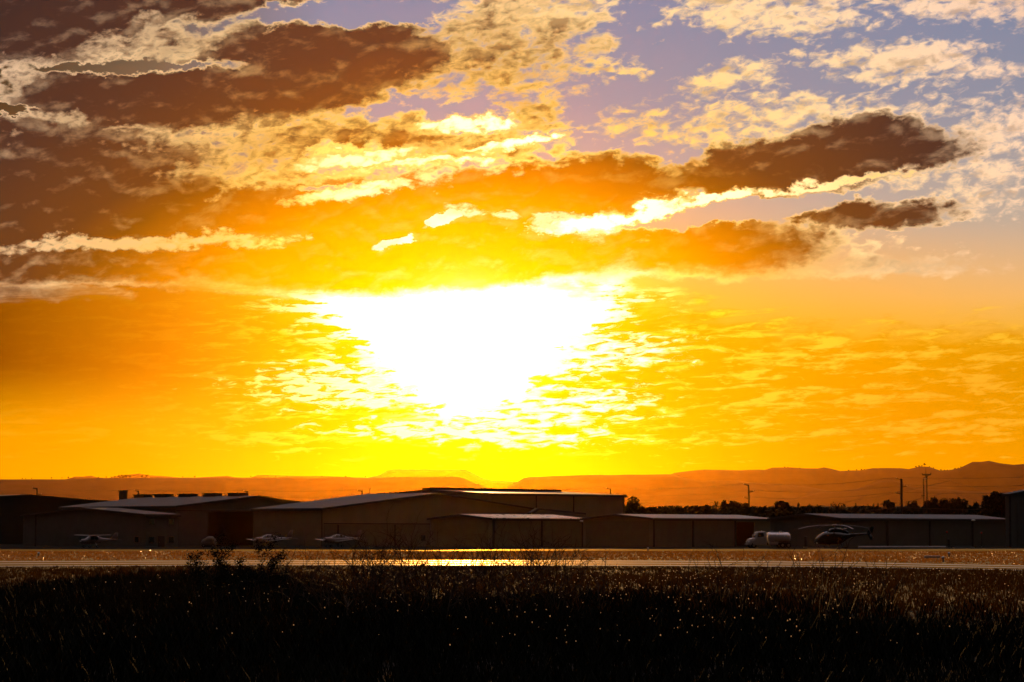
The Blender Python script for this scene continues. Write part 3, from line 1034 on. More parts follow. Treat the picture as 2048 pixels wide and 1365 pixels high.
def low_wing(loc, label, rz):
    e = empty('light_aircraft', loc, label, 'airplane', 'low-wing planes parked nose left before the large hangar', rz)
    b = MB()
    st = [(-2.25, 1.18, .30, .30), (-2.1, 1.18, .42, .40), (-1.5, 1.17, .52, .47), (-.9, 1.16, .56, .50), (.2, 1.14, .58, .52), (1.3, 1.16, .52, .46),
          (2.4, 1.24, .36, .34), (3.6, 1.34, .22, .24), (4.7, 1.42, .09, .16), (5.0, 1.45, .03, .08)]
    b.loft([ring(x, 0, z, w, h) for (x, z, w, h) in st])
    b.build('fuselage', M['cream'], e, smooth=True)
    b = MB()
    st = [(-1.0, 1.50, .36, .08), (-.55, 1.60, .42, .26), (-.05, 1.66, .45, .38), (.7, 1.66, .44, .38), (1.4, 1.60, .36, .30), (2.2, 1.50, .22, .16), (2.9, 1.46, .10, .08)]
    b.loft([ring(x, 0, z, w, h) for (x, z, w, h) in st])
    cab = b.build('cabin', M['cream'], e, smooth=True)
    for y in (-1, 1):
        for (x0, x1, zz0, zz1) in ((-.30, .30, 1.62, 1.92), (.38, .98, 1.62, 1.94), (1.06, 1.50, 1.62, 1.84)):
            b = MB()
            yy = .435 if x1 < 1.2 else .375
            b.add([(x0, y * (yy + .02), zz0), (x1, y * (yy + .0), zz0), (x1 - .03, y * (yy - .05), zz1), (x0 + .06, y * (yy - .05), zz1),
                   (x0, y * (yy - .1), zz0), (x1, y * (yy - .1), zz0), (x1 - .03, y * (yy - .15), zz1), (x0 + .06, y * (yy - .15), zz1)],
                  [(0, 1, 2, 3), (7, 6, 5, 4), (0, 4, 5, 1), (1, 5, 6, 2), (2, 6, 7, 3), (3, 7, 4, 0)])
            b.build('window', M['glass'], cab)
    b = MB()
    b.add([(-.98, -.34, 1.585), (-.98, .34, 1.585), (-.50, .36, 1.87), (-.50, -.36, 1.87), (-.95, -.34, 1.52), (-.95, .34, 1.52), (-.45, .36, 1.8), (-.45, -.36, 1.8)],
          [(0, 1, 2, 3), (7, 6, 5, 4), (0, 4, 5, 1), (1, 5, 6, 2), (2, 6, 7, 3), (3, 7, 4, 0)])
    b.build('windscreen', M['glass'], cab)
    for y in (-1, 1):
        b = MB()
        foil(b, (-.75, y * .35, .86), 1.75, (-.35, y * 5.0, 1.30), 1.15, .24)
        b.build('wing', M['white'], e, smooth=True)
        b = MB()
        foil(b, (4.15, y * .05, 1.42), .85, (4.35, y * 1.75, 1.42), .6, .09)
        b.build('tailplane', M['cream'], e, smooth=True)
    b = MB()
    foil(b, (3.55, 0, 1.45), 1.45, (4.65, 0, 2.75), .62, .12)
    b.build('fin', M['cream'], e, smooth=True)
    prop(e, -2.3, 1.18, .93)
    for (x, y) in ((-1.85, 0), (.15, -1.4), (.15, 1.4)):
        b = MB()
        b.tube([(x, y, .22), (x, y, .85)], .045, 6)
        b.build('gear_leg', M['steel'], e)
        wheel(e, x, y)
    return e


def high_wing(loc, label, rz):
    e = empty('high_wing_aircraft', loc, label, 'airplane', None, rz)
    b = MB()
    st = [(-2.3, 1.15, .34, .32), (-2.1, 1.15, .44, .42), (-1.3, 1.17, .54, .50), (-.9, 1.35, .56, .66), (-.3, 1.45, .56, .74), (.9, 1.45, .54, .72), (1.5, 1.42, .48, .62),
          (2.2, 1.38, .34, .42), (3.4, 1.40, .22, .28), (4.8, 1.44, .10, .18), (5.4, 1.46, .03, .10)]
    b.loft([ring(x, 0, z, w, h) for (x, z, w, h) in st])
    f = b.build('fuselage', M['cream'], e, smooth=True)
    for y in (-1, 1):
        for (x0, x1) in ((-.62, .15), (.25, .98)):
            b = MB()
            b.add([(x0, y * .585, 1.5), (x1, y * .58, 1.5), (x1, y * .54, 1.98), (x0 + .15, y * .54, 1.98),
                   (x0, y * .5, 1.5), (x1, y * .5, 1.5), (x1, y * .45, 1.98), (x0 + .15, y * .45, 1.98)],
                  [(0, 1, 2, 3), (7, 6, 5, 4), (0, 4, 5, 1), (1, 5, 6, 2), (2, 6, 7, 3), (3, 7, 4, 0)])
            b.build('window', M['glass'], f)
    b = MB()
    b.add([(-1.18, -.42, 1.68), (-1.18, .42, 1.68), (-.62, .42, 2.06), (-.62, -.42, 2.06), (-1.1, -.42, 1.62), (-1.1, .42, 1.62), (-.55, .42, 2.0), (-.55, -.42, 2.0)],
          [(0, 1, 2, 3), (7, 6, 5, 4), (0, 4, 5, 1), (1, 5, 6, 2), (2, 6, 7, 3), (3, 7, 4, 0)])
    b.build('windscreen', M['glass'], f)
    for y in (-1, 1):
        b = MB()
        foil(b, (-.55, 0, 2.20), 1.6, (-.35, y * 5.4, 2.32), 1.15, .2)
        b.build('wing', M['white'], e, smooth=True)
        b = MB()
        b.tube([(.15, y * .52, .95), (.15, y * 2.6, 2.2)], .05, 6)
        b.build('wing_strut', M['cream'], e)
        b = MB()
        foil(b, (4.4, y * .05, 1.5), .95, (4.6, y * 1.75, 1.5), .65, .09)
        b.build('tailplane', M['cream'], e, smooth=True)
    b = MB()
    foil(b, (3.7, 0, 1.52), 1.75, (4.85, 0, 2.75), .75, .13)
    b.build('fin', M['cream'], e, smooth=True)
    prop(e, -2.35, 1.15, .95, 1.2)
    for (x, y) in ((-1.7, 0), (.35, -1.25), (.35, 1.25)):
        b = MB()
        b.tube([(x, y, .24), (x, y * .4, .95)], .05, 6)
        b.build('gear_leg', M['steel'], e)
        wheel(e, x, y)
    return e


def gp(px, D):
    p = at(px, HOR, D)
    return Vector((p.x, D, .015))


high_wing(gp(184, 436), 'white high-wing plane parked in deep shadow below the windowed hangar', R(42)).scale = (.86, .86, .84)
low_wing(gp(534, 447), 'low-wing plane parked below the open hangar doorway, left of its twin', R(43))
low_wing(gp(672, 447), 'low-wing plane parked before the large hangar, right of its twin', R(43))

# covered vehicle beside the open doorway
g = gp(418, 452)
e = empty('covered_vehicle', g, 'pale rounded covered vehicle left of the open hangar doorway', 'vehicle')
b = MB()
b.loft([ring(x, 0, z, w, h, 16, 3.2) for (x, z, w, h) in ((-1.2, .5, .55, .35), (-1.05, .6, .78, .55), (-.6, .72, .85, .70), (-.1, .86, .86, .86), (.5, .88, .86, .88), (.95, .72, .82, .70), (1.15, .52, .6, .42))])
b.build('cover', M['canvas'], e, smooth=True)
for (x, y) in ((-.75, -.74), (-.75, .74), (.72, -.74), (.72, .74)):
    wheel(e, x, y, .28, .18)


# ---------------------------------------------------------------- tanker truck, nose to the left
def truck():
    g = gp(1538, 425)
    e = empty('tanker_truck', g, 'small fuel tanker truck with dark cab and bright rounded silver tank', 'truck', None, R(12))
    def cab_sec(x, w, z0, z1, wt):
        return [Vector((x, -w, z0)), Vector((x, -w, (z0 + z1) * .55)), Vector((x, -wt, z1)), Vector((x, -wt * .6, z1 + .05)), Vector((x, wt * .6, z1 + .05)),
                Vector((x, wt, z1)), Vector((x, w, (z0 + z1) * .55)), Vector((x, w, z0))]
    b = MB()
    b.loft([cab_sec(-3.45, .85, .55, 1.05, .75), cab_sec(-3.3, .98, .5, 1.38, .84), cab_sec(-2.5, 1.02, .5, 1.56, .88)])
    hood = b.build('hood', M['white'], e, bevel=.05)
    b = MB()
    b.loft([cab_sec(-2.52, 1.03, .5, 1.60, .9), cab_sec(-2.1, 1.04, .5, 2.38, .84), cab_sec(-1.95, 1.04, .5, 2.50, .84), cab_sec(-.95, 1.04, .5, 2.54, .86), cab_sec(-.62, 1.0, .5, 2.42, .84)])
    cab = b.build('cab', M['white'], e, bevel=.04)
    b = MB()
    b.add([(-2.515, -.86, 1.68), (-2.515, .86, 1.68), (-2.12, .80, 2.36), (-2.12, -.80, 2.36), (-2.45, -.86, 1.66), (-2.45, .86, 1.66), (-2.06, .8, 2.34), (-2.06, -.8, 2.34)],
          [(0, 1, 2, 3), (7, 6, 5, 4), (0, 4, 5, 1), (1, 5, 6, 2), (2, 6, 7, 3), (3, 7, 4, 0)])
    b.build('windscreen', M['glass'], cab)
    for y in (-1, 1):
        dr = MB()
        dr.box(-2.3, -1.05, *(sorted((y * 1.03, y * 1.065))), .62, 1.62)
        dd = dr.build('door', M['white'], e, bevel=.02)
        hb = MB()
        hb.box(-1.25, -1.1, *(sorted((y * 1.06, y * 1.10))), 1.42, 1.47)
        hb.build('handle', M['steel'], dd)
        wb = MB()
        wb.add([(-2.2, y * 1.035, 1.68), (-1.1, y * 1.035, 1.68), (-1.15, y * .92, 2.34), (-1.98, y * .92, 2.34),
                (-2.2, y * .95, 1.68), (-1.1, y * .95, 1.68), (-1.15, y * .84, 2.34), (-1.98, y * .84, 2.34)],
               [(0, 1, 2, 3), (7, 6, 5, 4), (0, 4, 5, 1), (1, 5, 6, 2), (2, 6, 7, 3), (3, 7, 4, 0)])
        wb.build('side_window', M['glass'], cab)
        hl = MB()
        hl.loft([[Vector((x, y * .68 + r_ * math.cos(t), .98 + r_ * math.sin(t))) for t in [2 * math.pi * j / 12 for j in range(12)]] for (x, r_) in ((-3.36, .13), (-3.5, .13), (-3.56, .08))])
        hl.build('headlight', M['lens'], e, smooth=True)
        mb_ = MB()
        mb_.box(-2.3, -2.22, *(sorted((y * 1.2, y * 1.38))), 1.75, 2.15)
        mb_.tube([(-2.2, y * 1.0, 1.95), (-2.26, y * 1.25, 1.95)], .02, 5)
        mb_.build('mirror', M['white'], e)
    b = MB()
    b.box(-3.68, -3.5, -1.0, 1.0, .48, .72)
    b.build('bumper', M['steel'], e, bevel=.03)
    b = MB()
    b.box(-3.3, 3.3, -.42, .42, .5, .78)
    b.build('chassis', M['rubber'], e)
    b = MB()
    b.loft([ring(x, 0, 1.62, w, h, 24, 2.3) for (x, w, h) in ((-.42, .5, .35), (-.36, .82, .62), (-.2, 1.0, .78), (0, 1.06, .84), (2.9, 1.06, .84), (3.1, 1.0, .78), (3.28, .8, .6), (3.36, .45, .3))])
    tk = b.build('tank', M['alu'], e, smooth=True)
    b = MB()
    b.box(.1, 2.4, -.3, .3, 2.44, 2.56)
    b.build('walkway', M['steel'], tk, bevel=.03)
    for x in (.5, 1.9):
        b = MB()
        b.tube([(x, 0, 2.55), (x, 0, 2.68)], .22, 12)
        b.build('hatch', M['alu'], tk)
    b = MB()
    b.tube([(-1.2, 0, 2.55), (-1.2, 0, 2.72)], [.10, .06], 8)
    b.build('beacon', M['lens'], cab)
    b = MB()
    for y in (-1, 1):
        b.box(1.35, 3.2, *(sorted((y * .78, y * 1.08))), .98, 1.04)
    b.build('mudguard', M['rubber'], e)
    b = MB()
    b.box(-.3, 1.2, -1.0, -.5, .55, .95)
    b.build('pump_box', M['white'], e, bevel=.03)
    for x in (-2.75, 1.9, 2.85):
        for y in (-.86, .86):
            wheel(e, x, y, .45, .28)
    return e


truck().scale = (.96, .96, .96)


# ---------------------------------------------------------------- helicopter, nose to the left
def helicopter():
    g = gp(1668, 424)
    e = empty('helicopter', g, 'dark glossy helicopter standing on skids, rotor blades drooping to both sides', 'helicopter', None, R(16))
    b = MB()
    st = [(-3.25, .95, .10, .12), (-3.05, 1.02, .42, .36), (-2.6, 1.18, .70, .58), (-2.0, 1.38, .85, .80), (-1.2, 1.52, .92, .98), (-.3, 1.58, .94, 1.02), (.7, 1.58, .92, .98),
          (1.4, 1.66, .78, .80), (2.1, 1.82, .46, .48), (2.7, 1.92, .28, .30), (3.0, 1.95, .22, .24)]
    b.loft([ring(x, 0, z, w, h, 18, 2.5) for (x, z, w, h) in st])
    body = b.build('fuselage', M['black'], e, smooth=True)
    # bubble glass over the nose, proud of the shell
    b = MB()
    st = [(-3.12, 1.16, .34, .24), (-2.8, 1.32, .60, .46), (-2.3, 1.52, .76, .62), (-1.7, 1.74, .84, .72), (-1.25, 1.86, .86, .72)]
    b.loft([ring(x, 0, z, w, h, 18, 2.4) for (x, z, w, h) in st])
    b.build('bubble_window', M['glass'], body, smooth=True)
    for y in (-1, 1):
        dr = MB()
        dr.add([(-1.1, y * .975, .9), (0, y * .985, .85), (0, y * .93, 2.2), (-.95, y * .91, 2.15), (-1.1, y * .9, .9), (0, y * .9, .85), (0, y * .85, 2.2), (-.95, y * .83, 2.15)],
               [(0, 1, 2, 3), (7, 6, 5, 4), (0, 4, 5, 1), (1, 5, 6, 2), (2, 6, 7, 3), (3, 7, 4, 0)])
        dd = dr.build('door', M['black'], body, bevel=.02)
    b = MB()
    st = [(-.9, 2.60, .30, .12), (-.6, 2.72, .46, .28), (.2, 2.80, .52, .36), (1.2, 2.74, .46, .32), (1.9, 2.55, .32, .24), (2.4, 2.35, .18, .14)]
    b.loft([ring(x, 0, z, w, h, 14, 2.6) for (x, z, w, h) in st])
    cw = b.build('engine_cowling', M['black'], e, smooth=True)
    for y in (-.3, .3):
        b = MB()
        b.tube([(1.5, y, 2.85), (2.0, y * 1.2, 3.0)], [.13, .15], 10)
        b.build('exhaust', M['steel'], cw)
    b = MB()
    b.loft([ring(x, 0, z, w, w * 1.05, 12, 2) for (x, z, w) in ((2.6, 1.95, .30), (3.6, 2.05, .22), (4.8, 2.16, .17), (6.1, 2.28, .12))])
    boom = b.build('tail_boom', M['black'], e, smooth=True)
    b = MB()
    foil(b, (5.4, 0, 2.2), 1.0, (6.15, 0, 3.35), .55, .12)
    foil(b, (5.6, 0, 2.2), .75, (6.05, 0, 1.30), .4, .10)
    b.build('tail_fin', M['black'], e, smooth=True)
    for y in (-1, 1):
        b = MB()
        foil(b, (4.6, y * .1, 2.14), .5, (4.65, y * 1.1, 2.14), .42, .07)
        b.build('stabilizer', M['black'], e, smooth=True)
    b = MB()
    for a in (.5, .5 + math.pi):
        b.box(-.07, .07, -.02, .02, .05, .92, lambda p, a=a: Vector((6.05 + p.x * math.cos(a) - p.z * math.sin(a), -.24 + p.y, 2.35 + p.x * math.sin(a) + p.z * math.cos(a))))
    b.tube([(6.05, -.30, 2.35), (6.05, 0, 2.35)], .07, 8)
    b.build('tail_rotor', M['steel'], e)
    b = MB()
    b.tube([(.15, 0, 3.0), (.15, 0, 3.5)], [.12, .09], 8)
    mast = b.build('rotor_mast', M['steel'], e)
    b = MB()
    b.loft([ring(.15, 0, 3.5, .1, .02, 12, 2)], caps=False) if False else None
    b.loft([[Vector((.15 + r_ * math.cos(t), r_ * .9 * math.sin(t), z)) for t in [2 * math.pi * j / 14 for j in range(14)]] for (z, r_) in ((3.46, .34), (3.52, .44), (3.60, .40), (3.66, .22))])
    b.build('rotor_hub', M['cream'], e, smooth=True)
    for k_ in range(4):
        a = R(4) + k_ * math.pi / 2
        b = MB()
        rings = []
        for (q, z, w) in ((.35, 3.56, .07), (.9, 3.57, .15), (2.8, 3.52, .155), (4.6, 3.33, .155), (6.0, 3.02, .15), (6.25, 2.96, .10)):
            rings.append([Vector((.15 + q * math.cos(a) - s_ * w * math.sin(a), q * math.sin(a) + s_ * w * math.cos(a), z + t * .022)) for (s_, t) in ((-1, 0), (-.4, 1), (.4, 1), (1, 0), (.4, -1), (-.4, -1))])
        b.loft(rings)
        b.build('rotor_blade', M['steel'], e)
    for y in (-1.1, 1.1):
        b = MB()
        b.tube([(-2.2, y, .32), (-2.0, y, .12), (-1.7, y, .06), (1.5, y, .06), (1.8, y, .08)], .055, 8)
        b.build('skid', M['black'], e)
    for x in (-1.1, .9):
        b = MB()
        b.tube([(x, -1.1, .08), (x, -.95, .45), (x, -.5, .68), (x, .5, .68), (x, .95, .45), (x, 1.1, .08)], .045, 8)
        b.build('cross_tube', M['black'], e)
    for (y, z) in ((-.35, .52), (.35, .52)):
        b = MB()
        b.loft([[Vector((x, y * 0 + y + r_ * math.cos(t), z + .28 + r_ * math.sin(t))) for t in [2 * math.pi * j / 10 for j in range(10)]] for (x, r_) in ((-2.85, .12), (-3.02, .12), (-3.08, .06))])
        b.build('landing_light', M['lens'], e, smooth=True)
    return e


helicopter().scale = (.96, .96, .96)

# ================================================================ utility poles and wires
POLES = [(74, 977, 760, 'utility pole at far left rising behind the black roof'),
         (277, 982, 805, 'short pole top seen above the left end of the vented roof'),
         (496, 983, 815, 'short pole top seen above the gable of the open hangar'),
         (724, 982, 800, 'short pole top seen above the big hangar roof, beside the thin antenna'),
         (1221, 978, 770, 'short pole top seen above the right end of the rear building'),
         (1497, 970, 708, 'slim utility pole between the two groups of trees right of the rear building'),
         (1803, 958, 632, 'tallest and thickest utility pole, left of the twin lattice mast'),
         (2290, 940, 560, 'utility pole beyond the right edge')]
tops = []
for (px, row, D, lb) in POLES:
    p = at(px, row, D)
    H = p.z
    lean = (.35 if px == 1497 else 0)
    e = empty('utility_pole', (p.x, D, 0), lb, 'utility pole', 'utility poles of the power line')
    b = MB()
    b.tube([(lean, 0, 0), (0, 0, H)], [.30, .24] if px == 1803 else [.24, .17], 8)
    b.build('pole_shaft', M['pole'], e)
    ins = []
    for (dz, sd) in ((.15, -1), (1.85, 1), (3.4, -1)):
        b = MB()
        b.tube([(0, 0, H - dz), (sd * 1.25, 0, H - dz + .22)], [.10, .07], 6)
        arm = b.build('crossarm', M['pole'], e)
        b = MB()
        b.tube([(sd * 1.15, 0, H - dz + .2), (sd * 1.2, 0, H - dz + .52)], [.09, .06], 6)
        b.build('insulator', M['steel'], arm)
        ins.append(Vector((p.x + sd * 1.2, D, H - dz + .5)))
    b = MB()
    b.tube([(-1.3, 0, H - 6.6), (1.3, 0, H - 6.6)], .09, 6)
    arm = b.build('crossarm', M['pole'], e)
    for sx in (-1.15, 1.15):
        b = MB()
        b.tube([(sx, 0, H - 6.6), (sx, 0, H - 6.3)], .06, 6)
        b.build('insulator', M['steel'], arm)
    ins += [Vector((p.x - 1.15, D, H - 6.3)), Vector((p.x + 1.15, D, H - 6.3))]
    tops.append(ins)
WL = ['topmost wire of the power line, faint against the hills', 'second wire from the top of the power line', 'third wire from the top of the power line',
      'lower wire of the power line on the far side of the low crossarms', 'lowest wire of the power line, hung from the low crossarms']
for w in range(5):
    b = MB()
    for a, c in zip(tops, tops[1:]):
        P, Q = a[w], c[w]
        sag = (Q - P).length * .012
        pts = [P.lerp(Q, t / 10) - Vector((0, 0, sag * 4 * (t / 10) * (1 - t / 10))) for t in range(11)]
        b.tube(pts, .035 if w < 3 else .05, 4, caps=False)
    tag(b.build('power_wire', M['wire']), WL[w], 'wire', 'wires of the power line')

# second faint line of wires climbing to the right, farther off
b0 = [(1250, 1000, 1900, 962, 2500, 940, 1150), (1250, 1008, 1900, 985, 2500, 965, 1150)]
for i, (x0, r0, x1, r1, x2, r2, D) in enumerate(b0):
    b = MB()
    P = [at(x0, r0, D + 500), at(x1, r1, D), at(x2, r2, D - 200)]
    pts = []
    for a, c in zip(P, P[1:]):
        pts += [a.lerp(c, t / 12) - Vector((0, 0, 9 * 4 * (t / 12) * (1 - t / 12))) for t in range(12)]
    b.tube(pts + [P[-1]], .06, 4, caps=False)
    tag(b.build('power_wire', M['wire']), ('upper' if i == 0 else 'lower') + ' of two distant sagging wires crossing the hills at right', 'wire', 'distant wires over the hills')

# twin lattice mast
D = 600
p = at(1850, 950, D)
e = empty('lattice_mast', (p.x, D, 0), 'twin-legged lattice mast with forked top arm and thin whip antenna', 'mast')
k1 = D / FPX
for sx in (-3.2, 3.2):
    b = MB()
    w = .13
    Ht = p.z - (.9 if sx < 0 else 0) * 1.0
    for (qx, qy) in ((-w, -w), (w, -w), (0, w)):
        b.tube([(sx * k1 * 1.0 + qx, qy, 0), (sx * k1 + qx * .7, qy * .7, Ht)], .035, 4)
    n = 26
    for i in range(n):
        z0, z1 = Ht * i / n, Ht * (i + 1) / n
        b.tube([(sx * k1 - w * .8, -w * .8, z0), (sx * k1 + w * .8, -w * .8, z1)], .03, 3, caps=False)
        b.tube([(sx * k1 + w * .8, -w * .8, z0), (sx * k1, w * .8, z1)], .03, 3, caps=False)
    b.build('mast_leg', M['pole'], e)
b = MB()
b.tube([(-5 * k1, 0, p.z), (11 * k1, 0, p.z)], .12, 6)
b.tube([(-5 * k1, 0, p.z), (-5.5 * k1, 0, p.z + 3 * k1)], .07, 6)
b.tube([(11 * k1, 0, p.z), (12 * k1, 0, p.z + 4 * k1)], .07, 6)
b.tube([(3.2 * k1, 0, p.z - 6 * k1), (0, 0, p.z)], .06, 6)
b.tube([(3.2 * k1, 0, p.z - 6 * k1), (7 * k1, 0, p.z)], .06, 6)
b.build('top_arm', M['pole'], e)
b = MB()
b.box(-4.5 * k1, 4 * k1, -.25, .25, p.z - 6.0 * k1, p.z - 5.5 * k1)
b.build('platform', M['pole'], e)
b = MB()
b.box(-1.5 * k1, 2.5 * k1, -.35, .2, p.z - 8.4 * k1, p.z - 6.6 * k1)
b.build('equipment_box', M['white'], e)
b = MB()
b.tube([(2 * k1, 0, p.z), (2 * k1, 0, p.z + 15 * k1)], [.05, .03], 5)
b.build('whip_antenna', M['pole'], e)
b = MB()
b.tube([(-8 * k1, 0, p.z - 42 * k1), (-1 * k1, 0, p.z - 41.6 * k1)], .07, 5)
b.build('side_arm', M['pole'], e)

# thin forked antennas on the roofs
def roof_antenna(px, top, base, D, label):
    p, q = at(px, top, D), at(px, base, D)
    e = empty('roof_antenna', (q.x, D, q.z), label, 'antenna')
    H = p.z - q.z
    b = MB()
    b.tube([(0, 0, -.4), (0, 0, H - .35)], .03, 5)
    b.build('rod', M['pole'], e)
    b = MB()
    b.tube([(-.16, 0, H), (-.12, 0, H - .3), (0, 0, H - .4), (.12, 0, H - .3), (.16, 0, H)], .045, 5)
    b.build('fork', M['pole'], e)


roof_antenna(739, 975.5, 988.5, 553, 'thin antenna with a forked tip above the left end of the rear roof')
roof_antenna(506, 989.2, 993, 502, 'tiny forked antenna on the gable peak of the open hangar')


# ================================================================ trees
def crown_mb(r_, cx, cz, rx, rz, n, leaf, lobes=7):
    """Many small leaf clumps through an uneven volume."""
    b = MB()
    L = [(Vector((r_.uniform(-.62, .62) * rx, r_.uniform(-.5, .5) * rx, cz + r_.uniform(-.5, .62) * rz)), r_.uniform(.34, .6)) for _ in range(lobes)]
    L.append((Vector((0, 0, cz)), .72))
    for _ in range(n):
        c, s = r_.choice(L)
        d = Vector((r_.gauss(0, 1), r_.gauss(0, 1), r_.gauss(0, 1))).normalized() * (r_.random() ** .45)
        p = c + Vector((d.x * rx * s, d.y * rx * s, d.z * rz * s))
        p.x += cx
        if p.z < .05:
            p.z = .05 + r_.random() * .3
        u = Vector((r_.gauss(0, 1), r_.gauss(0, 1), r_.gauss(0, 1))).normalized()
        v = u.orthogonal().normalized()
        w = u.cross(v)
        s1, s2 = leaf * r_.uniform(.6, 1.3), leaf * r_.uniform(.3, .7)
        b.add([p - v * s1, p + w * s2, p + v * s1, p - w * s2], [(0, 1, 2, 3)])
    return b


def trunk_mb(r_, H, rad, limbs=5, rx=2.0):
    b = MB()
    b.tube([(0, 0, 0), (r_.uniform(-.1, .1), 0, H * .35), (r_.uniform(-.2, .2), .1, H * .75)], [rad, rad * .75, rad * .35], 7)
    for _ in range(limbs):
        a = r_.uniform(0, 6.28)
        z = H * r_.uniform(.3, .6)
        b.tube([(0, 0, z), (math.cos(a) * rx * .4, math.sin(a) * rx * .4, z + H * .15), (math.cos(a) * rx * .75, math.sin(a) * rx * .75, z + H * .26)],
               [rad * .45, rad * .3, rad * .1], 5)
    return b


tr = random.Random(21)


def tree(name, px, top, halfw_px, D, label, group=None, kind='round', base_z=0.0, n=900, cat='tree'):
    p = at(px, top, D)
    H = p.z - base_z
    rx = halfw_px * D / FPX
    e = empty(name, (p.x, D, base_z), label, cat, group)
    r_ = random.Random(int(px * 7 + top))
    if kind == 'round':
        trunk_mb(r_, H, max(.10, H * .025), 5, rx).build('trunk', M['bark'], e)
        rz = min(H * .48, rx * 1.5)
        crown_mb(r_, 0, H - rz * .92, rx * 1.3, rz, int(n * 1.8), max(.26, rx * .11)).build('crown', M['leaf'], e)
    elif kind == 'conifer':
        trunk_mb(r_, H, max(.1, H * .02), 0).build('trunk', M['bark'], e)
        b = MB()
        for _ in range(n):
            t = r_.random() ** .7
            a = r_.uniform(0, 6.28)
            rr = rx * (1 - t) * r_.uniform(.2, 1.1) + .1
            q = Vector((rr * math.cos(a), rr * math.sin(a), H * (.12 + .88 * t)))
            o = Vector((math.cos(a), math.sin(a), -.35)) * .35
            s_ = Vector((-math.sin(a), math.cos(a), 0)) * .16
            b.add([q - s_, q + o, q + s_, q - o * .3 + Vector((0, 0, .15))], [(0, 1, 2, 3)])
        b.build('crown', M['leaf'], e)
    else:  # palm
        b = MB()
        b.tube([(0, 0, 0), (.15, 0, H * .5), (.05, 0, H * .86)], [.28, .2, .17], 8)
        b.build('trunk', M['bark'], e)
        for i in range(18):
            a = 2 * math.pi * i / 18 + r_.uniform(-.2, .2)
            up = r_.uniform(.1, 1.0)
            b = MB()
            ln = rx * r_.uniform(.85, 1.15)
            pts = []
            for t in (0, .25, .5, .75, 1):
                pts.append(Vector((math.cos(a) * ln * t, math.sin(a) * ln * t, H * .86 + (H * .17) * up * math.sin(t * 2.4) - ln * .35 * (1 - up) * t * t)))
            w = Vector((-math.sin(a), math.cos(a), 0))
            vs, fs = [], []
            for j, q in enumerate(pts):
                ww = (.05, .34, .38, .26, .03)[j] * ln * .34
                vs += [q - w * ww - Vector((0, 0, ww * .6)), q, q + w * ww - Vector((0, 0, ww * .6))]
            for j in range(4):
                fs += [(3 * j, 3 * j + 1, 3 * j + 4, 3 * j + 3), (3 * j + 1, 3 * j + 2, 3 * j + 5, 3 * j + 4)]
            b.add(vs, fs)
            b.build('frond', M['leaf'], e)
    return e


G1 = 'trees behind the right hangar rows'
tree('tree', 1274, 998, 19, 700, 'feathery tree beside the right corner of the rear building', G1, n=1500)
tree('tree', 1256, 1004, 9, 690, 'smaller tree squeezed against the rear building wall', G1, n=800)
tree('palm_tree', 1338, 1013, 7, 690, 'lone small palm between the feathery tree and the bushy trees', 'palms in the tree line', 'palm')
tree('tree', 1388, 1009.5, 6, 705, 'small peaked tree at the left end of the bushy row', G1, n=500)
tree('tree', 1403, 1011, 8, 700, 'low rounded tree, second in the bushy row left of the slim pole', G1, n=500)
tree('palm_tree', 1432, 1003, 12, 690, 'broad palm with an arching frond in the bushy row left of the slim pole', 'palms in the tree line', 'palm')
tree('tree', 1450, 1003, 8, 700, 'upright tree just right of the broad palm', G1, n=700)
tree('tree', 1464, 1004, 8, 710, 'spiky-topped tree, second right of the broad palm', G1, n=600)
tree('tree', 1485, 1006, 10, 715, 'low tree at the foot of the slim pole', G1, n=700)
tree('tree', 1413, 1009, 6, 712, 'small tree tucked left of the broad palm', G1, n=400)
tree('tree', 1560, 1001.5, 9, 690, 'dense round tree standing alone between the two tall poles', G1, n=1100)
tree('tree', 1571, 1004, 7, 700, 'thin ragged tree leaning against the lone round tree', G1, n=350)
for i, (px, tp) in enumerate(((1597, 1006), (1619, 1009), (1635, 1010), (1711, 1008), (1736, 1009), (1747, 1008), (1756, 1007))):
    tree('conifer_tree', px, tp, 3.5, 705, 'tiny conifer above the tree line between the lone round tree and tallest pole', 'tiny conifers above the tree line', 'conifer', n=350)
tree('tree', 1675, 1010.5, 18, 720, 'wide low tree between the lone round tree and the tallest pole', G1, n=900)
tree('palm_tree', 1768, 1002, 8, 680, 'palm with drooping fronds just left of the tallest pole', 'palms in the tree line', 'palm')
tree('tree', 1781, 1003, 8, 690, 'round-topped tree between the drooping palm and the tallest pole', G1, n=700)
tree('palm_tree', 1816, 1003.5, 5, 690, 'small spiky palm just right of the tallest pole', 'palms in the tree line', 'palm')
tree('tree', 1828, 1004, 8, 695, 'small round tree left of the lattice mast', G1, n=700)
tree('tree', 1862, 998.5, 11, 650, 'rounded tree just right of the lattice mast', G1, n=1200)
tree('tree', 1893, 994, 18, 640, 'broad dark tree with the highest crown in the middle of the right clump', G1, n=1800)
tree('tree', 1920, 997, 13, 645, 'flat-topped dark tree right of the highest crown in the right clump', G1, n=1300)
tree('conifer_tree', 1932, 1002, 6, 660, 'pointed conifer at the right end of the middle clump', None, 'conifer', n=500)
tree('tree', 1945, 1006, 12, 690, 'low tree in the dip between the right clump and the big dark tree', G1, n=800)
tree('tree', 1975, 992, 16, 610, 'left tree of the big dark mass against the end hangar', G1, n=1500)
tree('tree', 2003, 985, 18, 600, 'tallest dark tree pressed against the end hangar at the right edge', G1, n=1900)
tree('tree', 2035, 990, 20, 620, 'dark tree mostly hidden behind the end hangar', G1, n=1000)

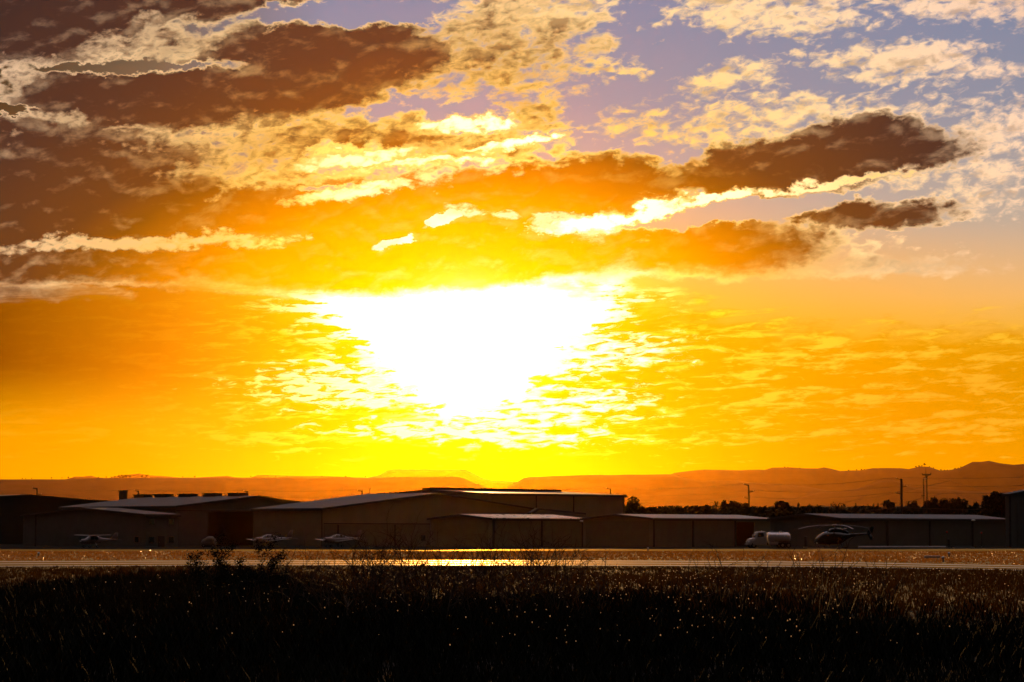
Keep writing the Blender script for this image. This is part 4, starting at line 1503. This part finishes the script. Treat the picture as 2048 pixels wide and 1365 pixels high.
# dark hedge mass below the crowns
hb = MB()
hr = random.Random(5)
for i in range(16000):
    px = hr.uniform(1225, 2080)
    D = hr.uniform(640, 735)
    top = 1014.5 + 3.2 * hnoise(px * .02, 3, 1) + 1.2 * hnoise(px * .11, 8, 1)
    row = top + (hr.random() ** .7) * 30
    p = at(px, row, D)
    u = Vector((hr.gauss(0, 1), hr.gauss(0, 1), hr.gauss(0, 1))).normalized()
    v = u.orthogonal().normalized()
    w = u.cross(v)
    s1 = hr.uniform(.25, .8)
    hb.add([p - v * s1, p + w * s1 * .5, p + v * s1, p - w * s1 * .5], [(0, 1, 2, 3)])
tag(hb.build('distant_wood', M['leaf']), 'dark unbroken mass of shrubs and trees behind the right hangar rows', 'wood', kind='stuff')

# tiny trees along the mesa and ridge skylines
def ridge_tree(px, row, hw, D, label, group, cat='tree'):
    base = at(px, row, D)
    H = 2.2 * hw * D / FPX
    e = empty('tree', (base.x, D - 30, base.z - H * .3), label, cat, group)
    r_ = random.Random(int(px * 3))
    rx = hw * D / FPX
    trunk_mb(r_, H, H * .04, 2, rx).build('trunk', M['bark'], e)
    crown_mb(r_, 0, H * .62, rx, H * .38, 90, rx * .28, 4).build('crown', M['leaf'], e)


GL = 'tiny trees on the left mesa edge'
for (px, hw) in ((46, 1.6), (53, 1.2), (65, 1.4), (105, 2.0), (125, 1.5), (139, 2.4), (198, 1.8), (214, 2.2), (224, 2.0), (231, 2.6), (240, 3.4), (247, 4.0), (254, 4.6), (261, 3.2),
                 (285, 3.0), (295, 3.6), (302, 1.6), (366, 1.6), (391, 2.4), (503, 1.8), (537, 1.6), (552, 2.0), (575, 1.4), (645, 1.4), (692, 1.8), (731, 1.4), (790, 1.4), (890, 1.3)):
    row = 959 - 3.6 * min(1, max(0, px / 300)) - .6 * min(1, max(0, (px - 300) / 500))
    if 238 <= px <= 262:
        lb = 'tree in the largest clump on the left mesa edge'
    else:
        lb = 'tiny tree breaking the flat edge of the left mesa'
    ridge_tree(px, row, hw, 18000, lb, GL)
GR = 'tiny trees on the right ridge'
for (px, row, hw) in ((1569, 936, 1.8), (1575, 936, 1.5), (1599, 937.6, 1.4), (1697, 942.4, 2.0), (1713, 941.8, 2.0), (1722, 941.4, 2.8), (1728, 941, 1.8), (1831, 935.6, 2.4), (1837, 934.4, 2.2),
                      (1843, 933.8, 1.8), (1858, 935, 1.6), (1866, 937.5, 1.5), (1881, 942, 2.4), (1888, 942, 1.5), (1893, 942, 1.6), (1899, 941.6, 1.4), (1909, 939.5, 2.6), (1915, 937.8, 1.8), (1921, 936.5, 2.2)):
    ridge_tree(px, row, hw, 27000, 'tiny tree on the skyline of the right ridge', GR)
ridge_tree(1848, 931, 3.6, 27000, 'lone umbrella-shaped tree standing highest on the right ridge skyline', GR)

# ================================================================ grass, weeds, pale specks
def tufts(name, D0, D1, n, h0, h1, w, blades, m, label, seed, edge=.26, cond=None):
    r_ = random.Random(seed)
    vs, fs = [], []
    for _ in range(n):
        y = math.sqrt(r_.uniform(D0 * D0, D1 * D1))
        short = min(1, max(.28, (215 - y) / 90)) if m is M['grass_near'] else 1
        x = r_.uniform(-edge, edge) * y
        if cond and not cond(x, y, r_):
            continue
        s = short * (.55 + .9 * max(0, .5 + hnoise(x, y, .09)))
        for _b in range(blades):
            a = r_.uniform(0, 6.28)
            h = r_.uniform(h0, h1) * s
            ox, oy = x + r_.uniform(-.12, .12), y + r_.uniform(-.12, .12)
            lx, ly = math.cos(a) * h * .45, math.sin(a) * h * .45
            b_ = r_.uniform(0, 6.28)
            wx, wy = math.cos(b_) * w, math.sin(b_) * w
            o = len(vs)
            vs += [(ox - wx, oy - wy, 0), (ox + wx, oy + wy, 0), (ox + lx * .4 + wx * .7, oy + ly * .4 + wy * .7, h * .6),
                   (ox + lx, oy + ly, h), (ox + lx * .4 - wx * .7, oy + ly * .4 - wy * .7, h * .6)]
            fs += [(o, o + 1, o + 2, o + 4), (o + 4, o + 2, o + 3)]
    b = MB()
    b.v, b.f = vs, fs
    return tag(b.build(name, m, solid=0), label, 'grass', kind='stuff')


def pxrow(x, y):
    return 1024 + x / y * FPX, HOR + EYE * FPX / y


def off_runway(x, y, r_):
    px, row = pxrow(x, y)
    f = np_interp(px, XS, FAR)
    n_ = np_interp(px, XS, NEAR)
    return not (f - .5 < row < n_ + .5)


def np_interp(x, xs, ys):
    if x <= xs[0]:
        return ys[0]
    for i in range(len(xs) - 1):
        if x <= xs[i + 1]:
            t = (x - xs[i]) / (xs[i + 1] - xs[i])
            return ys[i] * (1 - t) + ys[i + 1] * t
    return ys[-1]


def infield(x, y, r_):
    px, row = pxrow(x, y)
    return row < np_interp(px, XS, FAR) - .2


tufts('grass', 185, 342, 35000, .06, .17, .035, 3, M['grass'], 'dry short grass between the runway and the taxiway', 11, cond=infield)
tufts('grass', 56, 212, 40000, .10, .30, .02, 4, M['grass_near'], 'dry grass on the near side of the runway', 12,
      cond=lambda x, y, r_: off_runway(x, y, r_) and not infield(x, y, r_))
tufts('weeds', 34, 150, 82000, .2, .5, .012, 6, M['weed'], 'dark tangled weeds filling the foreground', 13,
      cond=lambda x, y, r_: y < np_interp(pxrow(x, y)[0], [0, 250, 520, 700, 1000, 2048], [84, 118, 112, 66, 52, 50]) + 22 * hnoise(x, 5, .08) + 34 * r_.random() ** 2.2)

sr = random.Random(99)
sb = MB()  # small pale translucent specks scattered at random heights
for _ in range(850):
    D = math.sqrt(sr.uniform(40 ** 2, 125 ** 2))
    px = sr.gauss(1250, 430) if sr.random() < .8 else sr.uniform(20, 2030)
    x = (px - 1024) / FPX * D
    z = sr.uniform(.25, .85)
    s = sr.uniform(.006, .017) * (D / 80) ** .5
    c = Vector((x, D, z))
    sb.add([c + Vector(q) * s for q in ((1, 0, 0), (-1, 0, 0), (0, 1, 0), (0, -1, 0), (0, 0, 1.3), (0, 0, -1.3))],
           [(0, 2, 4), (2, 1, 4), (1, 3, 4), (3, 0, 4), (2, 0, 5), (1, 2, 5), (3, 1, 5), (0, 3, 5)])
tag(sb.build('pale_specks', M['seed']), 'tiny pale specks scattered in the dark foreground weeds', 'seed heads', kind='stuff')


# bare twiggy shrubs in front of the bright runway
def twig_shrub(px, top, D, label, group, spread=.5, seed=0, leafy=0, cat='shrub', dens=1.0):
    r_ = random.Random(seed)
    p = at(px, top, D)
    H = p.z * (.80 if leafy else .9)
    e = empty('dry_shrub' if not leafy else 'leafy_shrub', (p.x, D, 0), label, cat, group)
    b = MB()
    lv = MB()

    def grow(q, d, ln, rad, lev):
        pts = [q]
        dd = d.copy()
        for i in range(4):
            dd = (dd + Vector((r_.gauss(0, .16), r_.gauss(0, .16), r_.gauss(.02, .10)))).normalized()
            q = q + dd * ln / 4
            pts.append(q)
            if lev < 3 and i > 0:
                for _ in range(1 if r_.random() < .85 * dens else 0):
                    wd = .22 if leafy else .7
                    nd = (dd + Vector((r_.gauss(0, wd), r_.gauss(0, wd), r_.gauss(.1, .35)))).normalized()
                    grow(q, nd, ln * r_.uniform(.4, .7), rad * .6, lev + 1)
            if leafy and lev > 0:
                for _ in range(leafy):
                    c = q + Vector((r_.gauss(0, .05), r_.gauss(0, .05), r_.gauss(0, .05)))
                    u = Vector((r_.gauss(0, 1), r_.gauss(0, 1), r_.gauss(0, 1))).normalized()
                    v = u.orthogonal()
                    w = u.cross(v)
                    s_ = r_.uniform(.008, .022)
                    lv.add([c - v * s_, c + w * s_ * .6, c + v * s_, c - w * s_ * .6], [(0, 1, 2, 3)])
        b.tube(pts, [rad, rad * .9, rad * .75, rad * .6, rad * .4], 4, caps=False)

    for s in range(r_.randint(4, 6) if not leafy else 3):
        a = r_.uniform(0, 6.28)
        t = r_.uniform(.1, spread)
        grow(Vector((r_.uniform(-.08, .08), r_.uniform(-.1, .1), 0)), Vector((math.cos(a) * t, math.sin(a) * t, 1)).normalized(), H * r_.uniform(.7, .95), .012 if leafy else .018, 0)
    b.build('branches', M['twig'], e)
    if leafy:
        lv.build('leaves', M['weed'], e)


TG = 'bare thin weeds before the bright runway'
sd = 0
for (px, top, D) in ((720, 1112, 66), (752, 1106, 72), (784, 1108, 64), (812, 1110, 70), (838, 1104, 76), (868, 1102, 70), (902, 1108, 66), (938, 1103, 72), (966, 1106, 68),
                     (1002, 1100, 74), (1040, 1106, 66), (1082, 1112, 70), (1108, 1110, 64), (1140, 1116, 70), (640, 1118, 68), (580, 1120, 70),
                     (660, 1128, 62), (1200, 1126, 66), (700, 1118, 58), (735, 1110, 76), (768, 1113, 56), (798, 1104, 80), (826, 1106, 60), (855, 1109, 78),
                     (885, 1105, 58), (920, 1102, 80), (952, 1110, 60), (984, 1104, 78), (1020, 1108, 58), (1060, 1105, 80), (1095, 1103, 76), (1125, 1108, 60)):
    sd += 1
    twig_shrub(px, top, D, 'one of the bare thin-branched weeds tangled before the brightest runway stretch', TG, .75, sd, dens=1.1)
for (px, top, D) in ((1405, 1112, 70), (1438, 1106, 72), (1478, 1112, 68), (1530, 1114, 72), (1620, 1118, 70), (1690, 1120, 68), (1755, 1122, 70), (1650, 1124, 60), (1780, 1124, 74)):
    sd += 1
    twig_shrub(px, top, D, 'one of the sparse bare weeds before the dim runway between tanker and helicopter', 'sparse bare weeds before the dim runway', .6, sd, dens=.6)
for (px, top, D, lb) in ((404, 1108, 66, 'thin upright dark shrub, leftmost of the leafy ones crossing the runway'),
                         (430, 1114, 64, 'squat leafy dark shrub between two taller ones at left'),
                         (460, 1100, 66, 'tall narrow leafy dark shrub left of the open hangar'),
                         (497, 1120, 62, 'low leafy dark shrub between the two tallest ones'),
                         (545, 1098, 68, 'tallest bushy dark shrub crossing the runway below the left low-wing plane'),
                         (525, 1118, 64, 'small leafy shrub at the left foot of the tallest bushy one')):
    sd += 1
    twig_shrub(px, top, D, lb, 'leafy dark shrubs left of centre', .12, sd, leafy=13, dens=.7)

# ================================================================ haze
hz = MB()
hz.box(-24400, 24400, -300, 50500, -1.5, 1040)
haze = hz.build('haze', M['soil'])
tag(haze, kind='stuff')
hm = bpy.data.materials.new('evening_haze')
hm.use_nodes = True
hn = hm.node_tree
hn.nodes.clear()
pv = hn.nodes.new('ShaderNodeVolumePrincipled')
pv.inputs['Color'].default_value = (*HAZE_COL, 1)
pv.inputs['Density'].default_value = HAZE_DENS
pv.inputs['Anisotropy'].default_value = HAZE_G
ho = hn.nodes.new('ShaderNodeOutputMaterial')
hn.links.new(pv.outputs[0], ho.inputs['Volume'])
haze.data.materials.clear()
haze.data.materials.append(hm)
